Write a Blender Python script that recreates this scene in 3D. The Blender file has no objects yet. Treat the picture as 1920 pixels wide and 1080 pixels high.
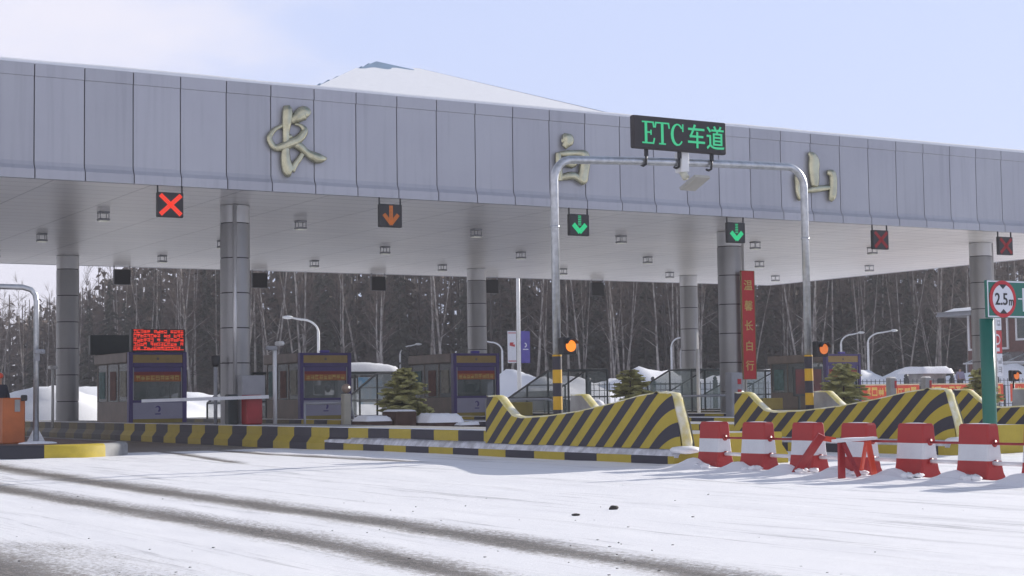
import bpy, math, random
import numpy as np
from mathutils import Vector, Matrix
R = math.radians
scene = bpy.context.scene
# ------------------------------------------------------------------ camera
cd = bpy.data.cameras.new('camera'); cam = bpy.data.objects.new('camera', cd)
scene.collection.objects.link(cam); scene.camera = cam
cd.sensor_width = 36; cd.lens = 57.69; cd.clip_start = .1; cd.clip_end = 3000
CH = 1.11
_p, _r, _th = .0667, .01437, .53613
fw = Vector((math.sin(_th)*math.cos(_p), math.cos(_th)*math.cos(_p), math.sin(_p)))
rt = fw.cross(Vector((0, 0, 1))).normalized(); up = rt.cross(fw).normalized()
rt2 = rt*math.cos(_r) - up*math.sin(_r)
up2 = up*math.cos(_r) + rt*math.sin(_r)
cam.matrix_world = Matrix(((rt2.x, up2.x, -fw.x, 0), (rt2.y, up2.y, -fw.y, 0), (rt2.z, up2.z, -fw.z, CH), (0, 0, 0, 1)))
# ------------------------------------------------------------------ light
SUN_EL, SUN_S = 18.0, .16
sd = Vector((math.cos(math.atan(SUN_S)), math.sin(math.atan(SUN_S)), 0))*math.cos(R(SUN_EL)) + Vector((0, 0, math.sin(R(SUN_EL))))
sl = bpy.data.lights.new('sun', 'SUN'); sl.energy = 5.0; sl.angle = R(.55); sl.color = (1, .94, .86)
so = bpy.data.objects.new('sun', sl); scene.collection.objects.link(so)
so.rotation_euler = sd.to_track_quat('Z', 'Y').to_euler(); so.location = (60, 0, 40)
w = bpy.data.worlds.new('World'); scene.world = w; w.use_nodes = True
nt = w.node_tree; nt.nodes.clear()
N = nt.nodes.new; L = nt.links.new
out = N('ShaderNodeOutputWorld'); bg = N('ShaderNodeBackground'); sky = N('ShaderNodeTexSky')
sky.sky_type = 'NISHITA'; sky.sun_disc = False; sky.sun_elevation = R(SUN_EL)
sky.sun_rotation = math.atan2(sd.x, sd.y); sky.air_density = 1.0; sky.dust_density = .6; sky.ozone_density = 2.0
tc = N('ShaderNodeTexCoord'); mp = N('ShaderNodeMapping'); mp.inputs['Scale'].default_value = (1, 1, 2.6)
mp.inputs['Location'].default_value = (.3, .15, .0)
no = N('ShaderNodeTexNoise'); no.inputs['Scale'].default_value = 3.2; no.inputs['Detail'].default_value = 7; no.inputs['Roughness'].default_value = .52
no2 = N('ShaderNodeTexNoise'); no2.inputs['Scale'].default_value = 1.3; no2.inputs['Detail'].default_value = 2
L(tc.outputs['Generated'], mp.inputs[0]); L(mp.outputs[0], no.inputs[0]); L(mp.outputs[0], no2.inputs[0])
# clouds thicken towards the left of the plaza (north west), thin haze everywhere low down
sep = N('ShaderNodeSeparateXYZ'); L(tc.outputs['Generated'], sep.inputs[0])
m1 = N('ShaderNodeMath'); m1.operation = 'MULTIPLY_ADD'; m1.inputs[1].default_value = -.62; m1.inputs[2].default_value = .32
L(sep.outputs[0], m1.inputs[0])
m2 = N('ShaderNodeMath'); m2.operation = 'ADD'; L(no.outputs[0], m2.inputs[0]); L(m1.outputs[0], m2.inputs[1])
cr = N('ShaderNodeMapRange'); cr.interpolation_type = 'SMOOTHSTEP'
cr.inputs['From Min'].default_value = .50; cr.inputs['From Max'].default_value = .76; cr.inputs['To Min'].default_value = .0; cr.inputs['To Max'].default_value = .95
L(m2.outputs[0], cr.inputs[0])
skm = N('ShaderNodeMix'); skm.data_type = 'RGBA'
hz = N('ShaderNodeMapRange'); hz.interpolation_type = 'SMOOTHSTEP'; hz.inputs[1].default_value = .22; hz.inputs[2].default_value = .62; hz.inputs[3].default_value = .84; hz.inputs[4].default_value = .05
L(sep.outputs[2], hz.inputs[0]); L(hz.outputs[0], skm.inputs[0])
czm = N('ShaderNodeMapRange'); czm.inputs[1].default_value = .25; czm.inputs[2].default_value = .7; czm.inputs[3].default_value = 1; czm.inputs[4].default_value = .25
L(sep.outputs[2], czm.inputs[0]); cm_ = N('ShaderNodeMath'); cm_.operation = 'MULTIPLY'; L(cr.outputs[0], cm_.inputs[0]); L(czm.outputs[0], cm_.inputs[1])
skm.inputs[7].default_value = (5.9, 6.6, 9.3, 1)
cl = N('ShaderNodeMix'); cl.data_type = 'RGBA'; cl.inputs[7].default_value = (7.7, 7.6, 8.6, 1)
L(sky.outputs[0], skm.inputs[6]); L(skm.outputs[2], cl.inputs[6]); L(cm_.outputs[0], cl.inputs[0]); L(cl.outputs[2], bg.inputs[0])
bg.inputs[1].default_value = .094
L(bg.outputs[0], out.inputs[0])
vs = scene.view_settings; vs.view_transform = 'Standard'; vs.look = 'None'; vs.exposure = 0.32; vs.gamma = 1; vs.use_curve_mapping = False
scene.cycles.max_bounces = 6; scene.cycles.use_denoising = True

# ------------------------------------------------------------------ materials
def nodes(name):
    m = bpy.data.materials.new(name); m.use_nodes = True; t = m.node_tree
    return m, t, t.nodes['Principled BSDF']
def noise_col(t, b, c1, c2, scale=4, detail=5, coord='Object', lo=.35, hi=.65, stretch=None, rough=.55):
    tc = t.nodes.new('ShaderNodeTexCoord'); no = t.nodes.new('ShaderNodeTexNoise')
    no.inputs['Scale'].default_value = scale; no.inputs['Detail'].default_value = detail; no.inputs['Roughness'].default_value = rough
    if stretch:
        mp = t.nodes.new('ShaderNodeMapping'); mp.inputs['Scale'].default_value = stretch
        t.links.new(tc.outputs[coord], mp.inputs[0]); t.links.new(mp.outputs[0], no.inputs[0])
    else: t.links.new(tc.outputs[coord], no.inputs[0])
    mr = t.nodes.new('ShaderNodeMapRange'); mr.inputs[1].default_value = lo; mr.inputs[2].default_value = hi
    t.links.new(no.outputs[0], mr.inputs[0])
    mx = t.nodes.new('ShaderNodeMix'); mx.data_type = 'RGBA'; mx.inputs[6].default_value = (*c1, 1); mx.inputs[7].default_value = (*c2, 1)
    t.links.new(mr.outputs[0], mx.inputs[0])
    return mx, no
def bump(t, b, src, strength=.3, dist=.01):
    bp = t.nodes.new('ShaderNodeBump'); bp.inputs['Strength'].default_value = strength; bp.inputs['Distance'].default_value = dist
    t.links.new(src, bp.inputs['Height']); t.links.new(bp.outputs[0], b.inputs['Normal'])
def mat(name, c, rough=.6, metal=0, var=.18, scale=3, bmp=0, c2=None, stretch=None, emit=None, es=0):
    m, t, b = nodes(name)
    if c2 is None: c2 = tuple(x*(1-var) for x in c)
    mx, no = noise_col(t, b, c, c2, scale, stretch=stretch)
    t.links.new(mx.outputs[2], b.inputs['Base Color'])
    b.inputs['Roughness'].default_value = rough; b.inputs['Metallic'].default_value = metal
    if bmp: bump(t, b, no.outputs[0], bmp, .02)
    if emit: b.inputs['Emission Color'].default_value = (*emit, 1); b.inputs['Emission Strength'].default_value = es
    return m
def glass(name, c=(.05, .07, .08), alpha=.5, rough=.08):
    m, t, b = nodes(name); b.inputs['Base Color'].default_value = (*c, 1); b.inputs['Roughness'].default_value = rough
    b.inputs['Alpha'].default_value = alpha; b.inputs['Specular IOR Level'].default_value = .6
    return m
def stripes(name, ca, cb, period, wear=.5):
    m, t, b = nodes(name)
    at = t.nodes.new('ShaderNodeAttribute'); at.attribute_name = 'phi'
    dv = t.nodes.new('ShaderNodeMath'); dv.operation = 'DIVIDE'; dv.inputs[1].default_value = period; t.links.new(at.outputs['Fac'], dv.inputs[0])
    fr = t.nodes.new('ShaderNodeMath'); fr.operation = 'FRACT'; t.links.new(dv.outputs[0], fr.inputs[0])
    gt = t.nodes.new('ShaderNodeMath'); gt.operation = 'GREATER_THAN'; gt.inputs[1].default_value = .5; t.links.new(fr.outputs[0], gt.inputs[0])
    mx = t.nodes.new('ShaderNodeMix'); mx.data_type = 'RGBA'; mx.inputs[6].default_value = (*ca, 1); mx.inputs[7].default_value = (*cb, 1)
    t.links.new(gt.outputs[0], mx.inputs[0])
    d, no = noise_col(t, b, (1, 1, 1), (.62, .62, .64), 2.2, 8, lo=.42, hi=.75, rough=.7)
    mu = t.nodes.new('ShaderNodeMix'); mu.data_type = 'RGBA'; mu.blend_type = 'MULTIPLY'; mu.inputs[0].default_value = wear
    t.links.new(mx.outputs[2], mu.inputs[6]); t.links.new(d.outputs[2], mu.inputs[7])
    t.links.new(mu.outputs[2], b.inputs['Base Color']); b.inputs['Roughness'].default_value = .62
    bump(t, b, no.outputs[0], .25, .02)
    return m
M = {}
YEL = (.47, .36, .038); BLK = (.035, .033, .05)
M['stripe1'] = stripes('kerb stripes', YEL, BLK, 2.0)
M['stripe_shaded'] = stripes('shaded kerb stripes', (.15, .12, .045), (.06, .058, .06), 2.0, .8)  # canopy shade painted into darker, low-contrast stripe colours
M['stripe_d'] = stripes('hazard stripes', YEL, BLK, .52)
M['stripe_p'] = stripes('post stripes', (.62, .36, .02), BLK, .5, .25)
M['band'] = stripes('red white bands', (.38, .03, .03), (.66, .68, .71), .44, .4)
M['snow'] = mat('snow', (.86, .87, .9), .75, var=.04, scale=6, bmp=.25)
M['snowdirty'] = mat('dirty snow', (.74, .75, .8), .8, c2=(.42, .42, .45), scale=5, bmp=.3)
M['conc'] = mat('concrete', (.36, .36, .36), .8, var=.35, scale=2.5, bmp=.2)
M['panel'] = mat('aluminium panel', (.40, .405, .47), .42, .2, var=.07, scale=.35)
def panel_mat():
    m, t, b = nodes('aluminium panel'); n = t.nodes.new; l = t.links.new
    mx, no = noise_col(t, b, (.435, .445, .49), (.405, .412, .462), .5)
    mx2, no2 = noise_col(t, b, (1, 1, 1), (.86, .86, .87), 1.1, 6, stretch=(6, 6, .25), lo=.5, hi=.8)
    tc = n('ShaderNodeTexCoord'); sp = n('ShaderNodeSeparateXYZ'); l(tc.outputs['Object'], sp.inputs[0])
    a = n('ShaderNodeMath'); a.operation = 'ADD'; l(sp.outputs[0], a.inputs[0]); a.inputs[1].default_value = 14.9
    d = n('ShaderNodeMath'); d.operation = 'DIVIDE'; l(a.outputs[0], d.inputs[0]); d.inputs[1].default_value = 1.2
    f = n('ShaderNodeMath'); f.operation = 'FLOOR'; l(d.outputs[0], f.inputs[0]); wn = n('ShaderNodeTexWhiteNoise'); wn.noise_dimensions = '1D'; l(f.outputs[0], wn.inputs['W'])
    mr = n('ShaderNodeMapRange'); mr.inputs[3].default_value = .93; mr.inputs[4].default_value = 1.05; l(wn.outputs[0], mr.inputs[0])
    m1 = n('ShaderNodeMix'); m1.data_type = 'RGBA'; m1.blend_type = 'MULTIPLY'; m1.inputs[0].default_value = 1; l(mx.outputs[2], m1.inputs[6]); l(mx2.outputs[2], m1.inputs[7])
    m2 = n('ShaderNodeMix'); m2.data_type = 'RGBA'; m2.blend_type = 'MULTIPLY'; m2.inputs[0].default_value = 1; l(m1.outputs[2], m2.inputs[6]); l(mr.outputs[0], m2.inputs[7])
    l(m2.outputs[2], b.inputs['Base Color']); b.inputs['Roughness'].default_value = .38; b.inputs['Metallic'].default_value = .2
    bump(t, b, no.outputs[0], .2, .08); return m
M['panel'] = panel_mat()
M['joint'] = mat('dark joint', (.05, .05, .06), .8)
M['colclad'] = mat('column cladding', (.58, .58, .59), .34, .5, var=.1, scale=.8)
M['galv'] = mat('galvanised steel', (.55, .57, .6), .33, .75, var=.25, scale=9)
M['whitesteel'] = mat('white painted steel', (.74, .75, .76), .45, var=.1)
M['greysteel'] = mat('grey painted steel', (.32, .33, .36), .5, var=.15)
M['black'] = mat('black plastic', (.02, .02, .024), .5)
M['darkframe'] = mat('dark frame', (.03, .042, .045), .45)
M['gold'] = mat('gold metal', (.56, .54, .38), .2, .9, var=.25, scale=3)
M['purple'] = mat('purple frame', (.055, .035, .17), .45)
M['booth_brown'] = mat('brown booth panel', (.17, .125, .10), .5, var=.3, scale=2)
M['booth_gold'] = mat('ochre header', (.34, .23, .06), .5)
M['booth_low'] = mat('pale lower panel', (.30, .30, .40), .5, var=.08)
M['orange_cloth'] = mat('orange strip', (.42, .12, .02), .6, c2=(.30, .10, .015), scale=12)
M['red_strip'] = mat('red strip', (.22, .015, .015), .6)
M['blueviolet'] = mat('violet strip', (.07, .05, .2), .5)
M['glass'] = glass('booth glass', (.10, .14, .14), .42, .1)
M['glass_green'] = glass('greenish glass', (.22, .32, .33), .5, .15)
M['interior'] = mat('booth interior', (.09, .11, .10), .8, c2=(.22, .2, .15), scale=2.5)
M['red'] = mat('red paint', (.36, .025, .03), .45, var=.25)
M['redm'] = mat('red banner', (.46, .014, .02), .6, var=.12)
M['goldtext'] = mat('gold lettering', (.55, .42, .12), .5)
M['orange'] = mat('orange machine', (.52, .14, .035), .5, var=.25, scale=2)
M['orangered'] = mat('orange red plastic', (.7, .07, .03), .45, var=.15)
M['white'] = mat('white paint', (.75, .75, .77), .5, var=.08)
M['green'] = mat('green sign paint', (.012, .14, .105), .4, var=.1)
M['signwhite'] = mat('sign white', (.66, .68, .74), .45, var=.05)
M['signred'] = mat('sign red', (.5, .02, .03), .45)
M['brick'] = mat('brown brick', (.15, .06, .05), .8, var=.3, scale=4)
M['bark'] = mat('birch bark', (.43, .40, .375), .8, c2=(.14, .12, .11), scale=2.2, stretch=(1, 1, .7))
M['twig'] = mat('bare twigs', (.14, .105, .09), .9, var=.3)
M['darkbark'] = mat('dark bark', (.075, .065, .06), .9, var=.4)
M['spruce'] = mat('spruce needles', (.070, .070, .052), .9, c2=(.045, .048, .038), scale=1.5)
M['fir'] = mat('young conifer needles', (.46, .44, .17), .9, c2=(.30, .30, .13), scale=6)
M['brownbox'] = mat('brown planter', (.085, .045, .035), .8, var=.3)
M['sign_blue'] = mat('poster blue', (.12, .38, .66), .5, c2=(.75, .78, .8), scale=2.5)
M['coat'] = mat('dark coat', (.018, .02, .035), .85)
M['skin'] = mat('skin', (.42, .24, .17), .6)
M['lilac'] = mat('lilac jacket', (.28, .25, .36), .85)
M['bluemetal'] = mat('blue metal roof', (.30, .42, .55), .4, .3, stretch=(1, 1, 1), scale=2)
M['violet_flag'] = mat('violet flag', (.09, .07, .36), .6)
M['poster_pale'] = mat('pale notice', (.34, .33, .28), .7, var=.4, scale=9); M['poster_red'] = mat('reddish notice', (.16, .06, .045), .7, var=.4, scale=6); M['poster_teal'] = mat('teal notice', (.09, .19, .19), .7, var=.4, scale=6)
M['debris'] = mat('dark debris', (.06, .055, .05), .9)
M['car_dark'] = mat('dark car paint', (.06, .06, .07), .3, .4)
M['ochre'] = mat('ochre board', (.3, .24, .05), .6)
def emis(name, c, s):
    m, t, b = nodes(name); b.inputs['Base Color'].default_value = (*[x*.3 for x in c], 1)
    b.inputs['Emission Color'].default_value = (*c, 1); b.inputs['Emission Strength'].default_value = s; return m
M['led_green'] = emis('green led', (.02, .55, .22), .75)
M['led_green2'] = emis('pale green led', (.05, .5, .24), .68)
M['led_red'] = emis('red led', (1, .05, .02), .62)
M['led_reddim'] = emis('dim red led', (.45, .012, .018), .22)
M['led_amber'] = emis('amber led', (.55, .15, .02), .42)
M['lamp_amber'] = emis('amber lamp', (1, .26, .02), .95)
M['lamp_amber2'] = emis('dim amber lamp', (.8, .2, .04), .6)
M['lens'] = emis('lamp lens', (.85, .85, .8), .25)
# soffit: glossy painted panels with seams
def soffit_mat():
    m, t, b = nodes('soffit panels')
    tc = t.nodes.new('ShaderNodeTexCoord'); mp = t.nodes.new('ShaderNodeMapping'); mp.inputs['Rotation'].default_value = (0, 0, R(90))
    br = t.nodes.new('ShaderNodeTexBrick'); br.offset = 0; br.inputs['Scale'].default_value = 1
    br.inputs['Brick Width'].default_value = .8; br.inputs['Row Height'].default_value = 2.4; br.inputs['Mortar Size'].default_value = .016
    br.inputs['Mortar Smooth'].default_value = .3
    br.inputs['Color1'].default_value = (.90, .885, .885, 1); br.inputs['Color2'].default_value = (.83, .82, .83, 1); br.inputs['Mortar'].default_value = (.25, .25, .26, 1)
    t.links.new(tc.outputs['Object'], mp.inputs[0]); t.links.new(mp.outputs[0], br.inputs[0])
    t.links.new(br.outputs[0], b.inputs['Base Color']); b.inputs['Roughness'].default_value = .3; b.inputs['Metallic'].default_value = .0
    no = t.nodes.new('ShaderNodeTexNoise'); no.inputs['Scale'].default_value = .9; no.inputs['Detail'].default_value = 1
    mp2 = t.nodes.new('ShaderNodeMapping'); mp2.inputs['Scale'].default_value = (.35, 2.2, 1)
    t.links.new(tc.outputs['Object'], mp2.inputs[0]); t.links.new(mp2.outputs[0], no.inputs[0])
    bump(t, b, no.outputs[0], .09, .12)
    return m
M['soffit'] = soffit_mat()
# ground: snow, bare wet asphalt where the 'bare' attribute says so, broken up by noise
def ground_mat():
    m, t, b = nodes('snowy asphalt')
    tc = t.nodes.new('ShaderNodeTexCoord'); at = t.nodes.new('ShaderNodeAttribute'); at.attribute_name = 'bare'
    def nz(scale, st, det=6, ro=.6):
        mp = t.nodes.new('ShaderNodeMapping'); mp.inputs['Scale'].default_value = st
        n = t.nodes.new('ShaderNodeTexNoise'); n.inputs['Scale'].default_value = scale; n.inputs['Detail'].default_value = det; n.inputs['Roughness'].default_value = ro
        t.links.new(tc.outputs['Object'], mp.inputs[0]); t.links.new(mp.outputs[0], n.inputs[0]); return n.outputs[0]
    def ma(op, a, bb, c=None):
        n = t.nodes.new('ShaderNodeMath'); n.operation = op
        for i, v in enumerate((a, bb, c)):
            if v is None: continue
            if isinstance(v, (int, float)): n.inputs[i].default_value = v
            else: t.links.new(v, n.inputs[i])
        return n.outputs[0]
    def mr(v, a, bb, c=0, d=1):
        n = t.nodes.new('ShaderNodeMapRange'); n.interpolation_type = 'SMOOTHSTEP'
        n.inputs[1].default_value = a; n.inputs[2].default_value = bb; n.inputs[3].default_value = c; n.inputs[4].default_value = d
        t.links.new(v, n.inputs[0]); return n.outputs[0]
    def mix(f, a, bb):
        n = t.nodes.new('ShaderNodeMix'); n.data_type = 'RGBA'; t.links.new(f, n.inputs[0])
        for i, v in ((6, a), (7, bb)):
            if isinstance(v, tuple): n.inputs[i].default_value = (*v, 1)
            else: t.links.new(v, n.inputs[i])
        return n.outputs[2]
    fine = nz(26, (1, .55, 1), 8, .9); mid = nz(2.6, (1, .22, 1)); big = nz(.5, (1, .35, 1), 3)
    f = ma('ADD', at.outputs['Fac'], ma('MULTIPLY', ma('SUBTRACT', fine, .5), 7.5))
    f = ma('ADD', f, ma('MULTIPLY', ma('SUBTRACT', mid, .5), 1.7))
    cover = mr(f, .25, .95)                       # 1 = bare asphalt
    asph = mix(mr(fine, .42, .60), (.045, .039, .033), (.32, .29, .26))
    slush = mix(mr(f, -.35, .32), (.90, .90, .925), (.64, .63, .63))
    streak = nz(4.5, (1, .03, 1), 6, .8)
    slush = mix(ma('MULTIPLY', mr(streak, .52, .62), mr(big, .38, .58, .12, .75)), slush, (.47, .47, .49))
    speck = nz(11, (1, 1, 1), 3, .6)
    slush = mix(ma('MULTIPLY', mr(speck, .76, .80), mr(big, .48, .62)), slush, (.30, .29, .28))
    col = mix(cover, slush, asph)
    t.links.new(col, b.inputs['Base Color'])
    t.links.new(mr(f, .3, 1.2, .8, .55), b.inputs['Roughness'])
    h = ma('ADD', ma('MULTIPLY', fine, .8), ma('ADD', mid, ma('MULTIPLY', streak, .8)))
    bump(t, b, h, .5, .022)
    return m
M['ground'] = ground_mat()

# ------------------------------------------------------------------ mesh helpers
class MB:
    def __init__(s): s.v = []; s.f = []; s.sm = []; s.phi = []
    def add(s, vs, fs, smooth=False, phi=None):
        o = len(s.v); s.v += [tuple(v) for v in vs]; s.f += [tuple(i+o for i in f) for f in fs]; s.sm += [smooth]*len(fs)
        s.phi += list(phi) if phi is not None else [0.0]*len(vs); return s
    def box(s, a, b, rot=0, phi=None, tiltx=0):
        x0, y0, z0 = a; x1, y1, z1 = b
        vs = [(x, y, z) for z in (z0, z1) for y in (y0, y1) for x in (x0, x1)]
        if rot or tiltx:
            c = Vector(((x0+x1)/2, (y0+y1)/2, (z0+z1)/2)); mr = Matrix.Rotation(rot, 3, 'Z') @ Matrix.Rotation(tiltx, 3, 'X')
            vs = [tuple(mr @ (Vector(v)-c)+c) for v in vs]
        return s.add(vs, [(0, 2, 3, 1), (4, 5, 7, 6), (0, 1, 5, 4), (2, 6, 7, 3), (0, 4, 6, 2), (1, 3, 7, 5)], False, [phi(v) for v in vs] if phi else None)
    def bbox(s, a, b, r=.02, axis=None):     # bevelled box (chamfer all vertical-ish edges through three inset rings)
        x0, y0, z0 = a; x1, y1, z1 = b; r = min(r, (x1-x0)/3, (y1-y0)/3, (z1-z0)/3)
        def ring(z, i):
            return [(x0+i, y0+r+i, z), (x0+r+i, y0+i, z), (x1-r-i, y0+i, z), (x1-i, y0+r+i, z), (x1-i, y1-r-i, z), (x1-r-i, y1-i, z), (x0+r+i, y1-i, z), (x0+i, y1-r-i, z)]
        rings = [ring(z0, r*.7), ring(z0+r, 0), ring(z1-r, 0), ring(z1, r*.7)]
        vs = sum(rings, []); fs = [tuple(range(7, -1, -1)), tuple(range(24, 32))]
        for k in range(3):
            for j in range(8): fs.append((k*8+j, k*8+(j+1) % 8, k*8+8+(j+1) % 8, k*8+8+j))
        return s.add(vs, fs)
    def tube(s, pts, rad, n=10, caps=True, smooth=True, phi=None):
        pts = [Vector(p) for p in pts]; rs = rad if isinstance(rad, (list, tuple)) else [rad]*len(pts)
        vs = []; fs = []; pu = None
        for i, p in enumerate(pts):
            d = (pts[min(i+1, len(pts)-1)]-pts[max(i-1, 0)]).normalized()
            if pu is None: pu = d.orthogonal().normalized()
            else: pu = (pu-d*pu.dot(d)).normalized()
            q = d.cross(pu)
            for k in range(n):
                a = 2*math.pi*k/n; vs.append(p+(pu*math.cos(a)+q*math.sin(a))*rs[i])
        for i in range(len(pts)-1):
            for k in range(n): fs.append((i*n+k, i*n+(k+1) % n, (i+1)*n+(k+1) % n, (i+1)*n+k))
        if caps: fs += [tuple(range(n-1, -1, -1)), tuple((len(pts)-1)*n+k for k in range(n))]
        return s.add(vs, fs, smooth, [phi(v) for v in vs] if phi else None)
    def prism(s, poly, a, b, ax='y', phi=None):
        # poly in the plane perpendicular to ax; for ax='y' poly=(x,z); 'x': (y,z); 'z': (x,y)
        def P(p, t): return (p[0], t, p[1]) if ax == 'y' else ((t, p[0], p[1]) if ax == 'x' else (p[0], p[1], t))
        n = len(poly); vs = [P(p, a) for p in poly]+[P(p, b) for p in poly]
        fs = [tuple(range(n)), tuple(range(2*n-1, n-1, -1))]+[(i, n+i, n+(i+1) % n, (i+1) % n) for i in range(n)]
        return s.add(vs, fs, False, [phi(v) for v in vs] if phi else None)
    def disc(s, c, r, d, n=24, ax='y', r2=None, sx=1):
        c = Vector(c); r2 = r if r2 is None else r2; vs = []
        for t, rr in ((0, r), (d, r2)):
            for k in range(n):
                a = 2*math.pi*k/n; x, z = math.cos(a)*rr*sx, math.sin(a)*rr
                vs.append(c+(Vector((x, t, z)) if ax == 'y' else Vector((t, x, z)) if ax == 'x' else Vector((x, z, t))))
        return s.add(vs, [tuple(range(n)), tuple(range(2*n-1, n-1, -1))]+[(k, n+k, n+(k+1) % n, (k+1) % n) for k in range(n)])
    def ball(s, c, r, n=10, sc=(1, 1, 1), jit=0, rng=random):
        vs = []; fs = []; m = n//2
        for i in range(m+1):
            for k in range(n):
                a = math.pi*i/m; b = 2*math.pi*k/n; j = 1+rng.uniform(-jit, jit)
                vs.append((c[0]+r*sc[0]*math.sin(a)*math.cos(b)*j, c[1]+r*sc[1]*math.sin(a)*math.sin(b)*j, c[2]+r*sc[2]*math.cos(a)*j))
        for i in range(m):
            for k in range(n): fs.append((i*n+k, i*n+(k+1) % n, (i+1)*n+(k+1) % n, (i+1)*n+k))
        return s.add(vs, fs, True)
def recalc(me):
    import bmesh
    b = bmesh.new(); b.from_mesh(me); bmesh.ops.recalc_face_normals(b, faces=b.faces); b.to_mesh(me); b.free()
def rootloc(p):
    while p.parent: p = p.parent
    return p.location
def link(o): scene.collection.objects.link(o)
def build(mb, name, m, parent=None, loc=None, fix=True):
    vs = np.array(mb.v, dtype=float)
    if parent is not None: loc = Vector(rootloc(parent))
    elif loc is None: loc = Vector(((vs[:, 0].min()+vs[:, 0].max())/2, (vs[:, 1].min()+vs[:, 1].max())/2, vs[:, 2].min()))
    vs = vs-np.array(loc)
    me = bpy.data.meshes.new(name); me.from_pydata(vs.tolist(), [], mb.f); me.update()
    if fix: recalc(me)
    me.polygons.foreach_set('use_smooth', mb.sm)
    if any(mb.phi):
        a = me.attributes.new('phi', 'FLOAT', 'POINT'); a.data.foreach_set('value', mb.phi)
    me.materials.append(M[m] if isinstance(m, str) else m)
    o = bpy.data.objects.new(name, me); link(o)
    if parent is not None: o.parent = parent
    else: o.location = loc
    return o
def tag(o, label, cat, group=None, kind=None):
    if label: o['label'] = label
    if cat: o['category'] = cat
    if group: o['group'] = group
    if kind: o['kind'] = kind
    return o
def thing(name, label, cat, loc, group=None):
    o = bpy.data.objects.new(name, None); o.empty_display_size = .2; o.location = loc; link(o); return tag(o, label, cat, group)
def dup(root, loc, label=None, rz=None, sc=None, group=None):
    r = root.copy(); link(r); r.location = loc
    if label: r['label'] = label
    if group: r['group'] = group
    if rz is not None: r.rotation_euler = (0, 0, rz)
    if sc is not None: r.scale = sc
    for ch in list(root.children):
        c = ch.copy(); link(c); c.parent = r
        for g in list(ch.children):
            d = g.copy(); link(d); d.parent = c
    return r
def text_mb(txt, h, at, depth=.01, cx=True, off=0.0, sx=1.0, face='y'):
    """lettering as solid mesh, upright, facing -y; at = centre of the line"""
    cu = bpy.data.curves.new('t', 'FONT'); cu.body = txt; cu.size = 1; cu.extrude = .5; cu.offset = off; cu.resolution_u = 3
    o = bpy.data.objects.new('t', cu); link(o); dg = bpy.context.evaluated_depsgraph_get(); dg.update()
    me = o.evaluated_get(dg).to_mesh(); v = np.array([tuple(x.co) for x in me.vertices]); fs = [tuple(p.vertices) for p in me.polygons]
    o.evaluated_get(dg).to_mesh_clear(); bpy.data.objects.remove(o); bpy.data.curves.remove(cu)
    mb = MB()
    if len(v) == 0: return mb
    x0, x1 = v[:, 0].min(), v[:, 0].max(); y0, y1 = v[:, 1].min(), v[:, 1].max(); k = h/(y1-y0)
    X = (v[:, 0]-(x0+x1)/2)*k*sx; Z = (v[:, 1]-(y0+y1)/2)*k; D = -v[:, 2]*depth*1.0
    mb.add(np.stack([X+at[0], D+at[1], Z+at[2]], 1).tolist(), fs); return mb
def smoothpts(p, n=6):
    p = [np.array(q, float) for q in p]; o = []
    for i in range(len(p)-1):
        a = p[max(i-1, 0)]; b = p[i]; c = p[i+1]; d = p[min(i+2, len(p)-1)]
        for k in range(n):
            t = k/n; o.append(.5*((2*b)+(-a+c)*t+(2*a-5*b+4*c-d)*t*t+(-a+3*b-3*c+d)*t**3))
    o.append(p[-1]); return o

# ------------------------------------------------------------------ ground
rng = np.random.default_rng(5)
_G = rng.random((64, 64))
def vn(x, y):
    xi = np.floor(x).astype(int); yi = np.floor(y).astype(int); fx = x-xi; fy = y-yi
    fx = fx*fx*(3-2*fx); fy = fy*fy*(3-2*fy); g = lambda a, b: _G[a % 64, b % 64]
    return (g(xi, yi)*(1-fx)+g(xi+1, yi)*fx)*(1-fy)+(g(xi, yi+1)*(1-fx)+g(xi+1, yi+1)*fx)*fy
def fbm(x, y, o=4): return sum(vn(x*2**k+k*13.7, y*2**k+k*7.1)*.5**(k+1) for k in range(o))/(1-.5**o)
def sst(a, b, x): t = np.clip((x-a)/(b-a), 0, 1); return t*t*(3-2*t)
us = np.concatenate([np.linspace(-400, -20, 12)[:-1], np.linspace(-20, -1, 20)[:-1], np.arange(-1, 24, .11), np.linspace(24, 60, 90), np.linspace(64, 140, 20), np.linspace(170, 700, 12)])
ws = np.concatenate([np.linspace(-60, 4, 10)[:-1], np.arange(4, 30, .12), np.arange(30, 66, .3), np.linspace(66, 140, 50), np.linspace(160, 800, 12)])
U, W = np.meshgrid(us, ws, indexing='ij')
def track(cw, cu, hw, wob=.10):
    c = np.interp(W, cw, cu)+(fbm(W*.5, W*0+3)-.5)*wob
    return 1.5-np.abs(U-c)/hw*1.6
wk = [4, 8.1, 8.8, 11, 15, 19, 23.5, 30, 36, 60]
tA = track(wk, [5.6, 6.24, 6.35, 6.52, 6.68, 6.74, 6.88, 7.15, 7.5, 8.5], np.interp(W, [8, 16, 40], [.29, .42, .48]))
tB = track([4, 9.1, 10.9, 13.4, 17.7, 22.5, 30, 60], [4.7, 5.07, 5.28, 5.35, 5.36, 5.37, 5.5, 6], np.interp(W, [8, 14, 40], [.28, .36, .40]))
tC = track([4, 10, 13, 20], [2.3, 2.55, 2.7, 2.8], 1.0)*.9-sst(12.5, 15.5, W)*1.6-.12
tD = track([25, 28.2, 36.6], [10.2, 10.99, 12.35], .2)-sst(29.5, 26.5, W)*1.8
tE = track([22, 26, 32, 37], [13.6, 13.5, 13.2, 13.6], .30)-sst(28, 24, W)*1.9
edge = 36.4+(fbm(U*.35, U*0+9.)-.5)*2.2
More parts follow.
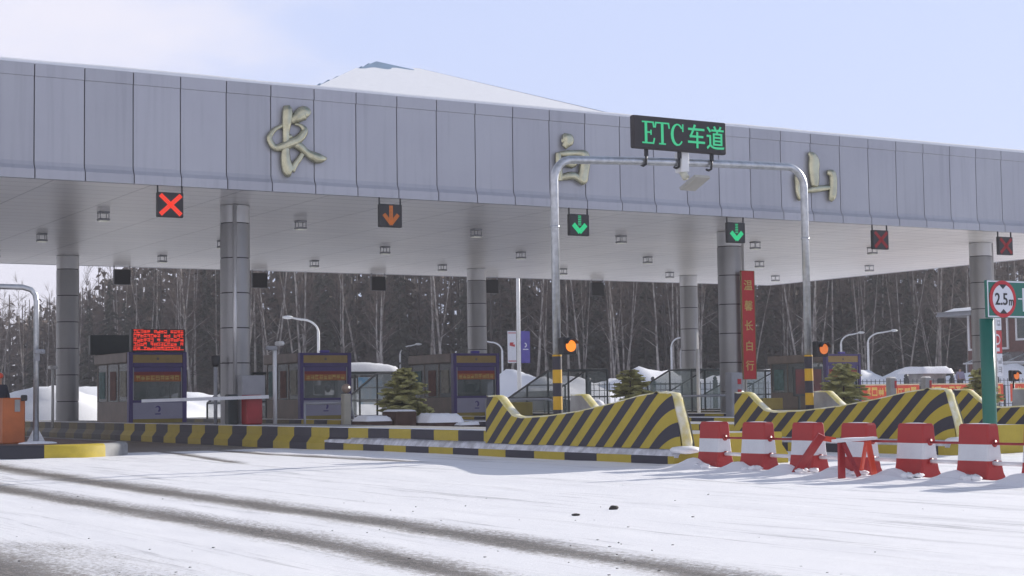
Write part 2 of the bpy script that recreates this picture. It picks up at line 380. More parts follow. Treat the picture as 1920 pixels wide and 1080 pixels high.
can = sst(-.9, .9, W-edge)*2.3-1.0-sst(63, 70, W)*1.8
can = np.where((U < 15.5), can, -1)
bare = np.maximum.reduce([tA, tB, tC, tD, tE, can, np.full_like(U, -1.0)])
lane = np.where((W > 24) & (U > 17.6) & (U < 50), sst(24, 34, W)*1.1-.9, -1); bare = np.maximum(bare, lane)
bare = np.clip(bare, -1, 1.7)
bump0 = (fbm(U*1.1, W*.5, 4)-.5)*.03+(fbm(U*4, W*1.1, 3)-.5)*.014
Z = bump0*(1-.75*sst(0, .7, bare))-.010*sst(-.1, .7, bare)+.005*np.exp(-((bare+.15)/.28)**2)*(fbm(U*5, W*2.2, 3))
# drift of snow against the kerb and the foot of the blocks
kd = np.exp(-((U-15.2)/.28)**2)*sst(36, 30, W)*sst(19.8, 20.8, W)*.035
Z += kd
BW = [14.71+1.065*k for k in range(-2, 6)]
for bw in BW: Z += .105*np.exp(-((U-15.13)/.13)**2-((W-bw-.10)/.21)**2) + .05*np.exp(-((U-15.0)/.3)**2-((W-bw)/.4)**2)
Z += .10*np.exp(-((U-15.6)/.45)**2-((W-20.35)/.3)**2)
far = sst(64, 72, W)*(fbm(U*.12, W*.12)-.4)*.5; Z += far
Z[:, :] = np.where((U < -30) | (U > 150) | (W > 170), 0, Z)
nu, nw = U.shape
verts = np.stack([U, W, Z], -1).reshape(-1, 3)
idx = np.arange(nu*nw).reshape(nu, nw)
fc = np.stack([idx[:-1, :-1], idx[1:, :-1], idx[1:, 1:], idx[:-1, 1:]], -1).reshape(-1, 4)
me = bpy.data.meshes.new('ground'); me.vertices.add(len(verts)); me.vertices.foreach_set('co', verts.ravel())
me.loops.add(fc.size); me.loops.foreach_set('vertex_index', fc.ravel().astype(np.int32))
me.polygons.add(len(fc)); me.polygons.foreach_set('loop_start', np.arange(0, fc.size, 4, dtype=np.int32))
me.update(); me.validate()
a = me.attributes.new('bare', 'FLOAT', 'POINT'); a.data.foreach_set('value', bare.ravel())
me.polygons.foreach_set('use_smooth', [True]*len(fc)); me.materials.append(M['ground'])
g = bpy.data.objects.new('ground', me); link(g); g['kind'] = 'structure'

# ------------------------------------------------------------------ canopy
Y0, Y1, XL, XR, ZB, ZT = 38.87, 62.9, -2.3, 52.1, 6.44, 9.2
canopy = thing('toll_canopy', 'long grey panel clad toll plaza canopy with snow on its roof and three gold characters', 'canopy', (24.9, 50.9, 0))
def wallpanels(mb, jb, fixed, a0, a1, along, sgn):
    k = 0; a = a0
    bs = []; x = 10.0
    while x > a0: x -= 1.2
    xs = []
    while x < a1: xs.append(x); x += 1.2
    for x in xs:
        p0, p1 = max(x, a0)+.014, min(x+1.2, a1)-.014
        if p1-p0 < .05: continue
        prof = [(0, ZT), (0, ZT-.30), (.025, ZT-.315), (.025, ZB+.42), (-.0, ZB+.32), (-.07, ZB+.22), (-.07, ZB), (.10, ZB), (.10, ZT)]
        # o positive = inwards
        poly = [(fixed+sgn*o, z) for o, z in prof]
        mb.prism(poly, p0, p1, 'x' if along == 'x' else 'y')
fa = MB(); jb = MB()
wallpanels(fa, jb, Y0, XL, XR, 'x', 1); build(fa, 'front_fascia', 'panel', canopy)
fs_ = MB(); wallpanels(fs_, jb, XR, Y0, Y1, 'y', -1); wallpanels(fs_, jb, XL, Y0, Y1, 'y', 1); wallpanels(fs_, jb, Y1, XL, XR, 'x', -1); build(fs_, 'side_fascia', 'panel', canopy)
jb.box((XL+.06, Y0+.06, ZB+.02), (XR-.06, Y0+.3, ZT-.02)); jb.box((XR-.3, Y0+.31, ZB+.02), (XR-.06, Y1-.31, ZT-.02)); jb.box((XL+.06, Y0+.31, ZB+.02), (XL+.3, Y1-.31, ZT-.02)); jb.box((XL+.06, Y1-.3, ZB+.02), (XR-.06, Y1-.06, ZT-.02))
build(jb, 'fascia_backing', 'joint', canopy)
build(MB().box((XL+.1, Y0+.1, ZB+.012), (XR-.1, Y1-.1, ZB+.05)), 'soffit', 'soffit', canopy)
# snow blanket on the roof
sb = MB(); sx = np.linspace(XL+.02, XR-.02, 160); sy = np.array([Y0+.03, Y0+.06, Y0+.25, Y0+.8, Y0+2, Y0+5, 47, 51, 56, Y1-1, Y1-.2, Y1-.05])
pv = []; 
for x in sx:
    for j, y in enumerate(sy):
        h = [0, .10, .15, .19, .24, .3, .34, .36, .36, .3, .15, 0][j]
        e = min(1, min(x-XL, XR-x)/.6)
        pv.append((x, y, ZT-.012+(h*(.8+.45*fbm(np.array([x*.5]), np.array([y*.3+2]))[0]))*max(.15, e)))
ny = len(sy); sb.add(pv, [(i*ny+j, (i+1)*ny+j, (i+1)*ny+j+1, i*ny+j+1) for i in range(len(sx)-1) for j in range(ny-1)], True)
build(sb, 'roof_snow', 'snow', canopy)
# raised peak of the roof: blue metal above, snow lower down
A = (22.0, 45.0, 11.5); base = [(17.0, 39.3, 9.15), (28.3, 39.2, 9.15), (30.0, 51, 9.15), (18.6, 50.5, 9.15)]
build(MB().add([A]+base, [(0, 1, 2), (0, 2, 3), (0, 3, 4), (0, 4, 1)]), 'roof_peak', 'bluemetal', canopy)
pk = MB(); 
def lerp(a, b, t): return tuple(a[i]+(b[i]-a[i])*t for i in range(3))
tops = [lerp(A, base[k], t) for k, t in enumerate((.30, .15, .22, .42))]; ed = []
fr_ = []; n_ = 14
for q in range(n_+1):
    t = q/n_; tp = lerp(tops[0], tops[1], t); bt = lerp(base[0], base[1], t)
    k_ = .03*math.sin(q*1.3)+.02; tp = lerp(tp, bt, k_ if k_ > -.2 else -.2)
    fr_ += [(tp[0], tp[1]-.08, tp[2]+.05), (bt[0], bt[1]-.1, bt[2]-.05)]
pk.add(fr_, [(2*q, 2*q+1, 2*q+3, 2*q+2) for q in range(n_)], True)
r0, r1 = base[1], base[2]; pk.add([(tops[1][0]+.02, tops[1][1]-.08, tops[1][2]+.05), (r0[0]+.15, r0[1]-.1, r0[2]-.05), (r1[0]+.2, r1[1], r1[2]-.05), (tops[2][0]+.1, tops[2][1], tops[2][2]+.08)], [(0, 1, 2, 3)])
build(pk, 'peak_snow', 'snow', canopy)
rb = MB()
for q in range(1, 8):
    t = q*.11; a1_ = lerp(A, base[0], t); a2_ = lerp(A, base[3], t); rb.tube([a1_, a2_], .035, 5)
build(rb, 'roof_rib', 'bluemetal', canopy)
# columns
def column(x, y, pipe=None):
    mb = MB(); z = .25; r = .40
    while z < ZB:
        z1 = min(z+.95, ZB+.01); mb.tube([(x, y, z+.014), (x, y, z1-.014)], r, 40, False, True)
        z += .95
        c = build(mb, 'column', 'colclad', canopy, fix=False)
    for p in c.data.polygons:
        if abs(p.normal.z) > .9: p.use_smooth = False
    build(MB().tube([(x, y, .2), (x, y, ZB)], r-.03, 24, False), 'core', 'joint', c)
    if pipe: 
        a = R(pipe); build(MB().tube([(x+math.cos(a)*.45, y+math.sin(a)*.45, .3), (x+math.cos(a)*.45, y+math.sin(a)*.45, ZB)], .055, 12), 'downpipe', 'colclad', c)
    return c
column(16.3, 42.2, -112); column(33.65, 42.6, -18); column(44.8, 42.2, -20)
column(16.4, 59.0); column(33.35, 59.0); column(44.25, 59.0)
column(5.0, 42.2); column(5.0, 59.0)
# gold characters, brush strokes
def strokes(name, S, mapf):
    mb = MB()
    for pts in S:
        sp = smoothpts([(*mapf(p[0], p[1]), p[2]) for p in pts], 5); vs = []; fs = []; nn = 8
        for i, q in enumerate(sp):
            a = sp[max(i-1, 0)]; b = sp[min(i+1, len(sp)-1)]; d = (b-a)[:2]; d = d/(np.linalg.norm(d)+1e-9); nx = np.array([-d[1], d[0]]); wd = max(q[2]*1.7, .02)
            for k in range(nn+1):
                t = math.pi*k/nn; vs.append((q[0]+nx[0]*math.cos(t)*wd, Y0-.02-.01-math.sin(t)**.6*min(wd*.9, .12)-.02, q[1]+nx[1]*math.cos(t)*wd))
        n1 = nn+1
        for i in range(len(sp)-1):
            for k in range(nn): fs.append((i*n1+k, i*n1+k+1, (i+1)*n1+k+1, (i+1)*n1+k))
            fs.append((i*n1, (i+1)*n1, (i+1)*n1+nn, i*n1+nn))
        fs += [tuple(range(n1)), tuple((len(sp)-1)*n1+k for k in range(n1))]
        mb.add(vs, fs, True)
    return build(mb, 'gold_character', 'gold', canopy)
def f1(x, y): X = 480+x*160/1080; Y = 180+y*160/1080; return 16.44+(X-540)/69, 8.76-(Y-192-.075*(X-540))/72.6
strokes('c1', [
 [(385, 120, .05), (395, 200, .085), (385, 330, .08), (375, 450, .06), (375, 600, .06), (365, 700, .07), (370, 830, .085), (410, 960, .10), (440, 985, .04)],
 [(440, 330, .05), (520, 270, .09), (610, 215, .115), (665, 250, .07)],
 [(400, 350, .03), (330, 375, .03), (230, 430, .035), (165, 520, .045), (185, 600, .05), (240, 655, .055), (330, 645, .07), (430, 600, .08), (520, 560, .075), (590, 490, .065), (615, 430, .055), (560, 370, .03), (490, 355, .025)],
 [(440, 600, .05), (530, 630, .07), (640, 720, .06), (740, 780, .085), (820, 800, .075), (905, 795, .02)],
 [(590, 730, .04), (545, 800, .045), (490, 870, .05), (440, 950, .06)],
 [(395, 530, .04), (430, 520, .045), (440, 545, .03)]], f1)
def f2(x, y): X = 1020+x/9; Y = 240+y/9; return 24.88+(X-1060)/56, 8.55-(Y-250-.075*(X-1060))/66.7
strokes('c2', [
 [(330, 100, .03), (370, 160, .10), (400, 210, .12), (370, 270, .08), (330, 330, .05)],
 [(235, 420, .05), (235, 520, .06), (240, 640, .06), (250, 780, .06), (265, 900, .05)],
 [(260, 440, .04), (400, 430, .055), (540, 425, .055), (660, 450, .08), (690, 520, .10), (680, 640, .10), (660, 760, .10), (630, 880, .11), (590, 950, .05)],
 [(260, 590, .04), (380, 590, .08), (480, 600, .10), (530, 640, .05)],
 [(280, 850, .05), (400, 820, .07), (500, 820, .07), (590, 880, .06)]], f2)
def f3(x, y): X = 1480+x/8.31; Y = 270+y/8.31; return 34.05+(X-1525)/46.5, 8.59-(Y-286-.07*(X-1525))/60
strokes('c3', [
 [(300, 130, .03), (345, 190, .09), (375, 280, .13), (370, 420, .12), (375, 560, .11), (370, 660, .08)],
 [(110, 450, .05), (115, 540, .08), (110, 640, .06), (115, 740, .06), (140, 840, .06), (150, 880, .03)],
 [(180, 740, .04), (290, 720, .05), (390, 700, .07), (500, 690, .06), (620, 680, .05)],
 [(580, 440, .04), (650, 470, .09), (670, 560, .09), (665, 680, .09), (650, 800, .09), (620, 890, .04)]], f3)
# soffit lights
def soffit_light(x, y, lab):
    t = thing('soffit_lamp', lab, 'lamp', (x, y, ZB-.3), 'square lamps under the canopy')
    mb = MB()
    for sx_ in (-.12, .12):
        for sy_ in (-.12, .12): mb.tube([(x+sx_, y+sy_, ZB+.01), (x+sx_, y+sy_, ZB-.2)], .012, 6)
    mb.box((x-.14, y-.14, ZB-.03), (x+.14, y+.14, ZB+.01)); build(mb, 'bracket', 'greysteel', t)
    build(MB().bbox((x-.15, y-.15, ZB-.24), (x+.15, y+.15, ZB-.18), .02), 'housing', 'greysteel', t)
    build(MB().box((x-.13, y-.13, ZB-.255), (x+.13, y+.13, ZB-.242)), 'lens', 'lens', t); return t
proto = None
cols_ = ['over the lane under the red cross', 'over the lane with the amber arrow', 'over the lane of the left green arrow', 'over the lane of the right green arrow', 'over the lane of the left dim cross', 'over the lane at the canopy end', 'beside the far right edge']
rows_ = ['front row', 'middle row', 'rear row']
for j, y in enumerate((45.0, 51.5, 57.6)):
    for i, x in enumerate((13.5, 19.45, 25.45, 31.0, 36.7, 42.2, 48.1)):
        lab = 'small square soffit lamp, %s, %s' % (rows_[j], cols_[i])
        if proto is None: proto = soffit_light(x, y, lab)
        else: dup(proto, (x, y, ZB-.3), lab)
# lane signals
def signal(x, kind, lab):
    y = Y0-.02; zb = 5.66; zt = 6.27; hw = .33
    t = thing('lane_signal', lab, 'lane signal', (x, y, zb), 'lane signals hanging under the front edge')
    build(MB().bbox((x-hw, y-.07, zb), (x+hw, y+.07, zt), .015), 'housing', 'black', t)
    for s in (-1, 1): build(MB().box((x+s*(hw-.02)-.015, y-.02, zt-.005), (x+s*(hw-.02)+.015, y+.02, ZB+.015)), 'hanger', 'black', t)
    f = y-.078; cz = (zb+zt)/2; g = MB()
    def dots(segs, wd, step=.045, r=.017):
        for (ax, az, bx, bz, k) in segs:
            L_ = math.hypot(bx-ax, bz-az); dx, dz = (bx-ax)/L_, (bz-az)/L_
            n = max(1, int(L_/step))
            for i in range(n+1):
                for o in ([0] if k == 1 else [(q-(k-1)/2)*step for q in range(k)]):
                    g.disc((x+ax+dx*i*L_/n-dz*o, f, cz+az+dz*i*L_/n+dx*o), r, .008, 8)
    if kind == 'x': dots([(-.25, -.23, .25, .23, 3), (-.25, .23, .25, -.23, 3)], 3, .036, .021); mm = 'led_red'
    if kind == 'xd': dots([(-.25, -.23, .25, .23, 3), (-.25, .23, .25, -.23, 3)], 3, .036, .018); mm = 'led_reddim'
    if kind == 'a': dots([(0, .25, 0, -.2, 3), (-.2, .02, 0, -.22, 3), (.2, .02, 0, -.22, 3)], 3, .036, .018); mm = 'led_amber'
    if kind == 'g':
        for q in range(6): g.box((x-.05, f, cz+.24-q*.05), (x+.05, f+.008, cz+.26-q*.05))
        dots([(-.2, .0, 0, -.2, 4), (.2, .0, 0, -.2, 4)], 4, .034, .019); mm = 'led_green'
    build(g, 'symbol', mm, t)
signal(13.31, 'x', 'lane signal with a bright red cross'); signal(19.35, 'a', 'lane signal with an amber down arrow')
signal(25.3, 'g', 'lane signal with a green down arrow beside the left post of the gantry'); signal(30.93, 'g', 'lane signal with a green down arrow in front of the column with the red banner')
signal(36.76, 'xd', 'lane signal with a dim red cross between the gantry and the right column'); signal(42.4, 'xd', 'lane signal with a dim red cross at the right edge of the photo')
def backsig(x, lab):
    y = Y1-.25; t = thing('rear_lane_signal', lab, 'lane signal', (x, y, 5.72), 'lane signals seen from behind')
    build(MB().bbox((x-.33, y-.1, 5.72), (x+.33, y+.1, 6.32), .02), 'housing', 'black', t)
    for s in (-1, 1): build(MB().box((x+s*.31-.02, y-.02, 6.321), (x+s*.31+.02, y+.02, ZB+.02)), 'hanger', 'greysteel', t)
    return t
bs0 = backsig(19.53, 'rear edge lane signal back, above the glowing red booth board')
for x, l in ((25.24, 'rear edge lane signal back, just right of the wide front column'), (30.61, 'rear edge lane signal back, between the second and third toll booths'), (36.16, 'rear edge lane signal back, beside the column behind the third booth'), (41.77, 'rear edge lane signal back, right of the left gantry post')):
    dup(bs0, (x, Y1-.25, 5.72), l)

# ------------------------------------------------------------------ islands
def island(u0, u1, wn, we, lab, zt=.5):
    t = thing('toll_island', lab, 'traffic island', ((u0+u1)/2, wn, 0), 'raised toll islands')
    mb = MB(); n = int((we-wn)/.5); prof = [(0, -.1), (0, .15), (.03, .18), (.10, .27), (.12, .29), (.12, zt-.02), (.145, zt)]
    def phi(y, j): return y+.13+(.5 if False else 0)
    for side in (0, 1):
        vs = []; ph = []
        for i in range(n+1):
            y = wn+(we-wn)*i/n
            for (o, z) in prof:
                vs.append((u0+o if side == 0 else u1-o, y, z)); ph.append(y+.1+(.0 if z > .29 else -.25*0))
        m = len(prof); mb.add(vs, [(i*m+j, (i+1)*m+j, (i+1)*m+j+1, i*m+j+1) for i in range(n) for j in range(m-1)], False, ph)
    # nose end cap
    nv = [(u0+o, wn, z) for o, z in prof]+[(u1-o, wn, z) for o, z in reversed(prof)]
    mb.add(nv, [tuple(range(len(nv)))], False, [wn]*len(nv))
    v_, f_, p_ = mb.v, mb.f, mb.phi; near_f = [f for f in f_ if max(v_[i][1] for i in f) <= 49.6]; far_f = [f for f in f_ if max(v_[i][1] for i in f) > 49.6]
    for nm, ff, mm_ in (('kerb_wall', near_f, 'stripe1'), ('shaded_kerb_wall', far_f, 'stripe_shaded')):  # far wall gets the stripes with canopy shade in their colour
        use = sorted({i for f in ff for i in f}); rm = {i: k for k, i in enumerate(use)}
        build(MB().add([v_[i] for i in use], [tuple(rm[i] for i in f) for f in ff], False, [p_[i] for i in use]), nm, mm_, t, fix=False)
    # paving on top
    build(MB().box((u0+.146, wn+.004, .1), (u1-.146, we, zt-.004)), 'paving', 'conc', t)
    # snow lying on the ledge and along the wall top
    sn = MB()
    nn = int((min(we, 37)-wn+.2)/.16); vs = []
    for i in range(nn+1):
        y = wn-.12+i*.16; k = float(fbm(np.array([y*.9]), np.array([u0]))[0]); fade = 1-max(0, (y-30)/7)
        h = max(0, (.012+.04*k)*fade)
        vs += [(u0+.01, y, .14), (u0+.015, y, .155+h*.5), (u0+.06, y, .21+h*.8), (u0+.117, y, .272+h*.8), (u0+.14, y, .24)]
    sn.add(vs, [(i*5+j, (i+1)*5+j, (i+1)*5+j+1, i*5+j+1) for i in range(nn) for j in range(4)], True)
    build(sn, 'ledge_snow', 'snowdirty', t)
    sn2 = MB(); vs = []; nn = int((60-wn)/.4)
    for i in range(nn+1):
        y = wn+.2+i*.4; k = float(fbm(np.array([y*.8+5]), np.array([u0]))[0])
        vs += [(u0+.155, y, zt-.002), (u0+.19, y, zt+.012+.012*k), (u0+.28+.1*k, y, zt+.012), (u0+.34+.1*k, y, zt-.002)]
    sn2.add(vs, [(i*4+j, (i+1)*4+j, (i+1)*4+j+1, i*4+j+1) for i in range(nn) for j in range(3)], True)
    build(sn2, 'wall_top_snow', 'snow', t)
    return t
WE = 64
island(15.2, 17.5, 20.75, WE, 'raised island with yellow and black kerb wall nearest the camera, carrying the first booth')
island(21.0, 23.3, 20.75, WE, 'raised island with yellow and black kerb wall behind the row of red and white blocks')
island(26.8, 29.1, 20.75, WE, 'raised island mostly hidden behind the second striped crash barrier')
island(32.6, 34.9, 21.5, WE, 'raised island under the column with the red banner')
island(38.4, 40.7, 21.5, WE, 'raised island between the red banner column and the right hand booth')
island(44.2, 46.5, 21.5, WE, 'raised island carrying the right hand booth')
# crash barriers
BP = [(6.0, 1.15), (5.6, 1.15), (5.30, .94), (5.05, .79), (4.75, .755), (3.9, .785), (2.85, .87), (1.9, .99), (1.05, 1.12), (.55, 1.165), (.25, 1.16), (.14, 1.12), (.05, .92), (-.06, .64), (-.12, .34), (-.13, .27)]
def crash(u0, wn, lab, near=True):
    t = thing('crash_barrier', lab, 'crash barrier', (u0+.25, wn, .27), 'striped crash barriers on the island noses')
    top = [(y, z) for y, z in BP]; inner = lambda side: (side == 1) if near else (side == 0)
    ys = []; 
    mb = MB(); th = .27; bv = .04; inn = MB()
    # side grid: columns along y, rows in z up to the outline
    cols = list(np.linspace(5.99, .22 if near else 3.6, 70)); rows = 20
    ztop = lambda y: float(np.interp(y, [p[0] for p in BP[:12]][::-1], [p[1] for p in BP[:12]][::-1]))
    def phi(y, z):
        yy = max(0, y+.13); g = yy*yy/1.5 if yy < .75 else yy-.375
        return 20+g+1.15*z
    for side in (0, 1):
        vs = []; ph = []
        grid = []
        for c, y in enumerate(cols+([None]*6 if near else [])):
            for r in range(rows+1):
                f = r/rows
                if y is not None: yy, zz = y, .27+(ztop(y)-bv*.5-.27)*f
                else:
                    q = (c-len(cols)+1)/6; z_ = .27+(1.16-bv*.5-.27)*f
                    edge_ = np.interp(z_, [.27, .34, .64, .92, 1.12, 1.16], [-.13, -.12, -.06, .05, .12, .2])
                    yy, zz = .22+(edge_-.22)*q, z_
                x = (u0 if side == 0 else u0+th)+(.0+.035*f)*(1 if side == 0 else -1)
                vs.append((x, wn+yy, zz)); ph.append(phi(yy, zz))
        m = rows+1; nC = len(cols)+(6 if near else 0)
        (inn if inner(side) else mb).add(vs, [(i*m+j, (i+1)*m+j, (i+1)*m+j+1, i*m+j+1) for i in range(nC-1) for j in range(rows)], False, None if inner(side) else ph)
    body = build(mb, 'striped_face', 'stripe_d', t); build(inn, 'grey_inner_face', 'conc', t)
    # rim coloured pale as if sunlit: rounded top strip and end faces
    rim = MB(); P_ = [(y, ztop(y)) for y in cols]+[(.16, 1.145), (.10, 1.07), (.05, .92), (-.005, .78), (-.06, .64), (-.12, .40), (-.13, .27)]
    if not near: P_ = [(y, ztop(y)) for y in cols]+[(3.59, .6), (3.59, .27)]
    P_ = [(6.0, .27), (6.0, .6), (6.0, 1.14)]+P_
    vs = []
    for i, (y, z) in enumerate(P_):
        a = P_[max(i-1, 0)]; b = P_[min(i+1, len(P_)-1)]; d = Vector((b[0]-a[0], b[1]-a[1])); d.normalize(); nrm = Vector((-d.y, d.x)) if True else None
        if nrm.y < 0 and 3 < i < len(cols): nrm = -nrm
        if i >= len(cols)-2 and nrm.x > 0: nrm = -nrm
        if i < 3: nrm = Vector((1, 0))
        for o, k in ((.065, -bv*.5), (.075, -.006), (.13, .004), (.25, .010), (.37, .004), (.425, -.006), (.435, -bv*.5)):
            kk = k; vs.append((u0+o*(th/.5), wn+y+nrm.x*kk, z+nrm.y*kk))
    rim.add(vs, [(i*7+j, (i+1)*7+j, (i+1)*7+j+1, i*7+j+1) for i in range(len(P_)-1) for j in range(6)], True)
    build(rim, 'sunlit_rim', 'rim', t)
    # little snow bank at the foot of the nose
    sb = MB(); sb.ball((u0+.1, wn-.1 if near else wn+3.5, .26), .26, 14, (1.0, .9, .25), .05); build(sb, 'foot_snow', 'snow', t)
    return t
M['rim'] = mat('sunlit yellow rim', (.66, .56, .16), .7, c2=(.84, .82, .70), scale=3.5)  # sunlight on the rim put into its pale yellow and cream
crash(15.28, 20.78, 'nearest yellow and black striped crash barrier, left of all the red and white blocks')
crash(21.08, 20.68, 'second crash barrier with diagonal yellow and black stripes, behind the red and white blocks')
crash(26.88, 20.3, 'rightmost crash barrier with yellow and black stripes, behind the green sign post')
crash(17.15, 20.78, 'grey crash barrier tail with yellow rim behind the nearest striped barrier', False)
crash(22.95, 20.4, 'grey crash barrier tail with yellow rim behind the second striped barrier', False)
crash(28.75, 20.3, 'grey crash barrier tail at the right edge of the photo', False)

# ------------------------------------------------------------------ rounded kerb island at the left
t = thing('kerb_island', 'low rounded island end with black, yellow and grey painted kerb at the left edge', 'traffic island', (9.5, 36, 0))
def isl_ring(z, ins):
    pts = []
    c = (9.45, 35.75); rx, ry = 1.75-ins, 1.75-ins
    for k in range(0, 25): a = math.pi+math.pi*k/24; pts.append((c[0]+rx*math.cos(a), c[1]+ry*math.sin(a), z))
    return [(c[0]-rx, 62, z)]+pts+[(c[0]+rx, 62, z)]
def kerbseg(a, b, mname, nm):
    R0, R1, R2 = isl_ring(-.1, 0), isl_ring(.22, .0), isl_ring(.27, .05); R3 = isl_ring(.272, .22)
    mb = MB(); vs = []
    for i in range(a, b+1): vs += [R0[i], R1[i], R2[i], R3[i]]
    mb.add(vs, [(i*4+j, (i+1)*4+j, (i+1)*4+j+1, i*4+j+1) for i in range(b-a) for j in range(3)], True); build(mb, nm, mname, t)
M['kerby'] = mat('yellow kerb paint', (.62, .47, .04), .6, var=.2); M['kerbk'] = mat('black kerb paint', (.03, .03, .045), .6)
kerbseg(0, 4, 'kerby', 'kerb'); kerbseg(4, 11, 'kerbk', 'kerb'); kerbseg(11, 17, 'kerby', 'kerb'); kerbseg(17, 26, 'conc', 'kerb')
tp = isl_ring(.268, .2); build(MB().add(tp, [tuple(range(len(tp)))]), 'paving', mat('reddish paving', (.16, .10, .085), .9, var=.3), t)
# left gantry post with arm
t = thing('arched_pole', 'bent grey steel pole with a cross arm and a small camera at the left edge', 'pole', (9.3, 35.9, .27))
pl = [(9.3, 35.9, .27), (9.3, 35.9, 3.35), (9.27, 35.9, 3.5), (9.18, 35.9, 3.6), (9.0, 35.9, 3.65), (5.4, 35.9, 3.68)]
build(MB().tube(pl, .06, 12), 'pole', 'galv', t)
build(MB().tube([(9.3, 35.9, .27), (9.3, 35.9, .30)], .2, 16).prism([(-.2+9.3, .30), (9.24, .30), (9.24, .56)], 35.88, 35.92).prism([(9.5, .30), (9.36, .30), (9.36, .56)], 35.88, 35.92), 'base_plate', 'galv', t)
build(MB().ball((9.3, 35.75, .27), .42, 16, (1, .9, .12), .05), 'base_snow', 'snow', t)
build(MB().bbox((9.22, 35.68, 2.2), (9.44, 35.84, 2.3), .02).tube([(9.36, 35.66, 2.24), (9.36, 35.6, 2.24)], .03, 8).box((9.26, 35.76, 2.05), (9.34, 35.85, 2.2)), 'camera', 'greysteel', t)
# orange barrier machine and person
t = thing('barrier_machine', 'tall orange barrier cabinet on the rounded left island', 'barrier machine', (8.85, 36.3, .27))
build(MB().bbox((8.62, 36.0, .27), (9.10, 36.6, 1.26), .03), 'cabinet', 'orange', t)
build(MB().box((8.87, 35.975, .96), (8.98, 35.998, 1.22)), 'label_plate', 'conc', t)
build(MB().bbox((8.99, 35.90, 1.19), (9.12, 35.99, 1.32), .02), 'arm_hub', 'black', t)
def skin_body(pts, edges, rad, root, mname, parent, levels=2, name='body'):
    me = bpy.data.meshes.new(name); loc = Vector(rootloc(parent))
    me.from_pydata([tuple(Vector(p)-loc) for p in pts], edges, []); o = bpy.data.objects.new(name, me); link(o)
    sk = o.modifiers.new('s', 'SKIN'); 
    for i, r in enumerate(rad): me.skin_vertices[0].data[i].radius = (r if isinstance(r, tuple) else (r, r)); 
    me.skin_vertices[0].data[root].use_root = True
    ss = o.modifiers.new('b', 'SUBSURF'); ss.levels = levels; ss.render_levels = levels
    dg = bpy.context.evaluated_depsgraph_get(); dg.update(); m2 = bpy.data.meshes.new_from_object(o.evaluated_get(dg))
    bpy.data.objects.remove(o); bpy.data.meshes.remove(me); m2.name = name
    for p in m2.polygons: p.use_smooth = True
    m2.materials.clear(); m2.materials.append(M[mname]); q = bpy.data.objects.new(name, m2); link(q); q.parent = parent; return q
def person(x, y, z, rz, lab, clothm, hatm=None, legm='coat', hgt=1.7):
    t = thing('person', lab, 'person', (x, y, z)); s = hgt/1.7
    c, sn_ = math.cos(rz), math.sin(rz)
    def W_(p): return (x+(p[0]*c-p[1]*sn_)*s, y+(p[0]*sn_+p[1]*c)*s, z+p[2]*s)
    P_ = [(0, 0, .92), (0, 0, 1.1), (0, 0, 1.32), (0, -.01, 1.46), (0, -.02, 1.56), (0, -.03, 1.66),
          (.19, 0, 1.38), (.25, -.02, 1.12), (.23, -.14, .92), (.21, -.2, .86), (-.19, 0, 1.38), (-.25, -.02, 1.12), (-.23, -.14, .92), (-.21, -.2, .86),
          (.10, 0, .86), (.11, -.01, .48), (.11, .02, .1), (.11, -.12, .04), (-.10, 0, .86), (-.11, -.01, .48), (-.11, .02, .1), (-.11, -.12, .04)]
    E_ = [(0, 1), (1, 2), (2, 3), (3, 4), (4, 5), (2, 6), (6, 7), (7, 8), (8, 9), (2, 10), (10, 11), (11, 12), (12, 13), (0, 14), (14, 15), (15, 16), (16, 17), (0, 18), (18, 19), (19, 20), (20, 21)]
    r_ = [.15, .15, .17, .06, .095, .085, .075, .058, .042, .04, .075, .058, .042, .04, .095, .07, .05, .045, .095, .07, .05, .045]
    skin_body([W_(p) for p in P_], E_, [q*s for q in r_], 0, 'skin', t)
    r2 = [.175, .175, .195, .075, .0, .0, .092, .075, .06]
    idx_ = [0, 1, 2, 3, 6, 7, 8, 10, 11, 12]; mp_ = {q: i for i, q in enumerate(idx_)}
    ej = [(0, 1), (1, 2), (2, 3), (2, 6), (6, 7), (7, 8), (2, 10), (10, 11), (11, 12)]
    skin_body([W_(P_[q]) for q in idx_], [(mp_[a], mp_[b]) for a, b in ej], [q*s for q in (.18, .185, .2, .075, .095, .078, .062, .095, .078, .062)], 0, clothm, t, name='jacket')
    idx_ = [0, 14, 15, 16, 18, 19, 20]; mp_ = {q: i for i, q in enumerate(idx_)}
    skin_body([W_(P_[q]) for q in idx_], [(mp_[a], mp_[b]) for a, b in ((0, 14), (14, 15), (15, 16), (0, 18), (18, 19), (19, 20))], [q*s for q in (.16, .115, .09, .075, .115, .09, .075)], 0, legm, t, name='trousers')
    if hatm: build(MB().ball(W_((0, -.02, 1.68)), .115*s, 14, (1, 1.05, .75)), 'hat', hatm, t)
    else: build(MB().ball(W_((0, .0, 1.655)), .11*s, 14, (1, 1.02, .85)), 'hair', 'black', t)
    fc_ = MB(); fc_.ball(W_((0, -.125, 1.60)), .018*s, 6); fc_.ball(W_((.035, -.11, 1.625)), .01*s, 6); fc_.ball(W_((-.035, -.11, 1.625)), .01*s, 6); build(fc_, 'face', 'skin', t)
    return t
person(8.78, 37.1, .27, R(20), 'person in a dark coat and orange hat standing behind the orange cabinet', 'coat', 'orangered', hgt=1.5)

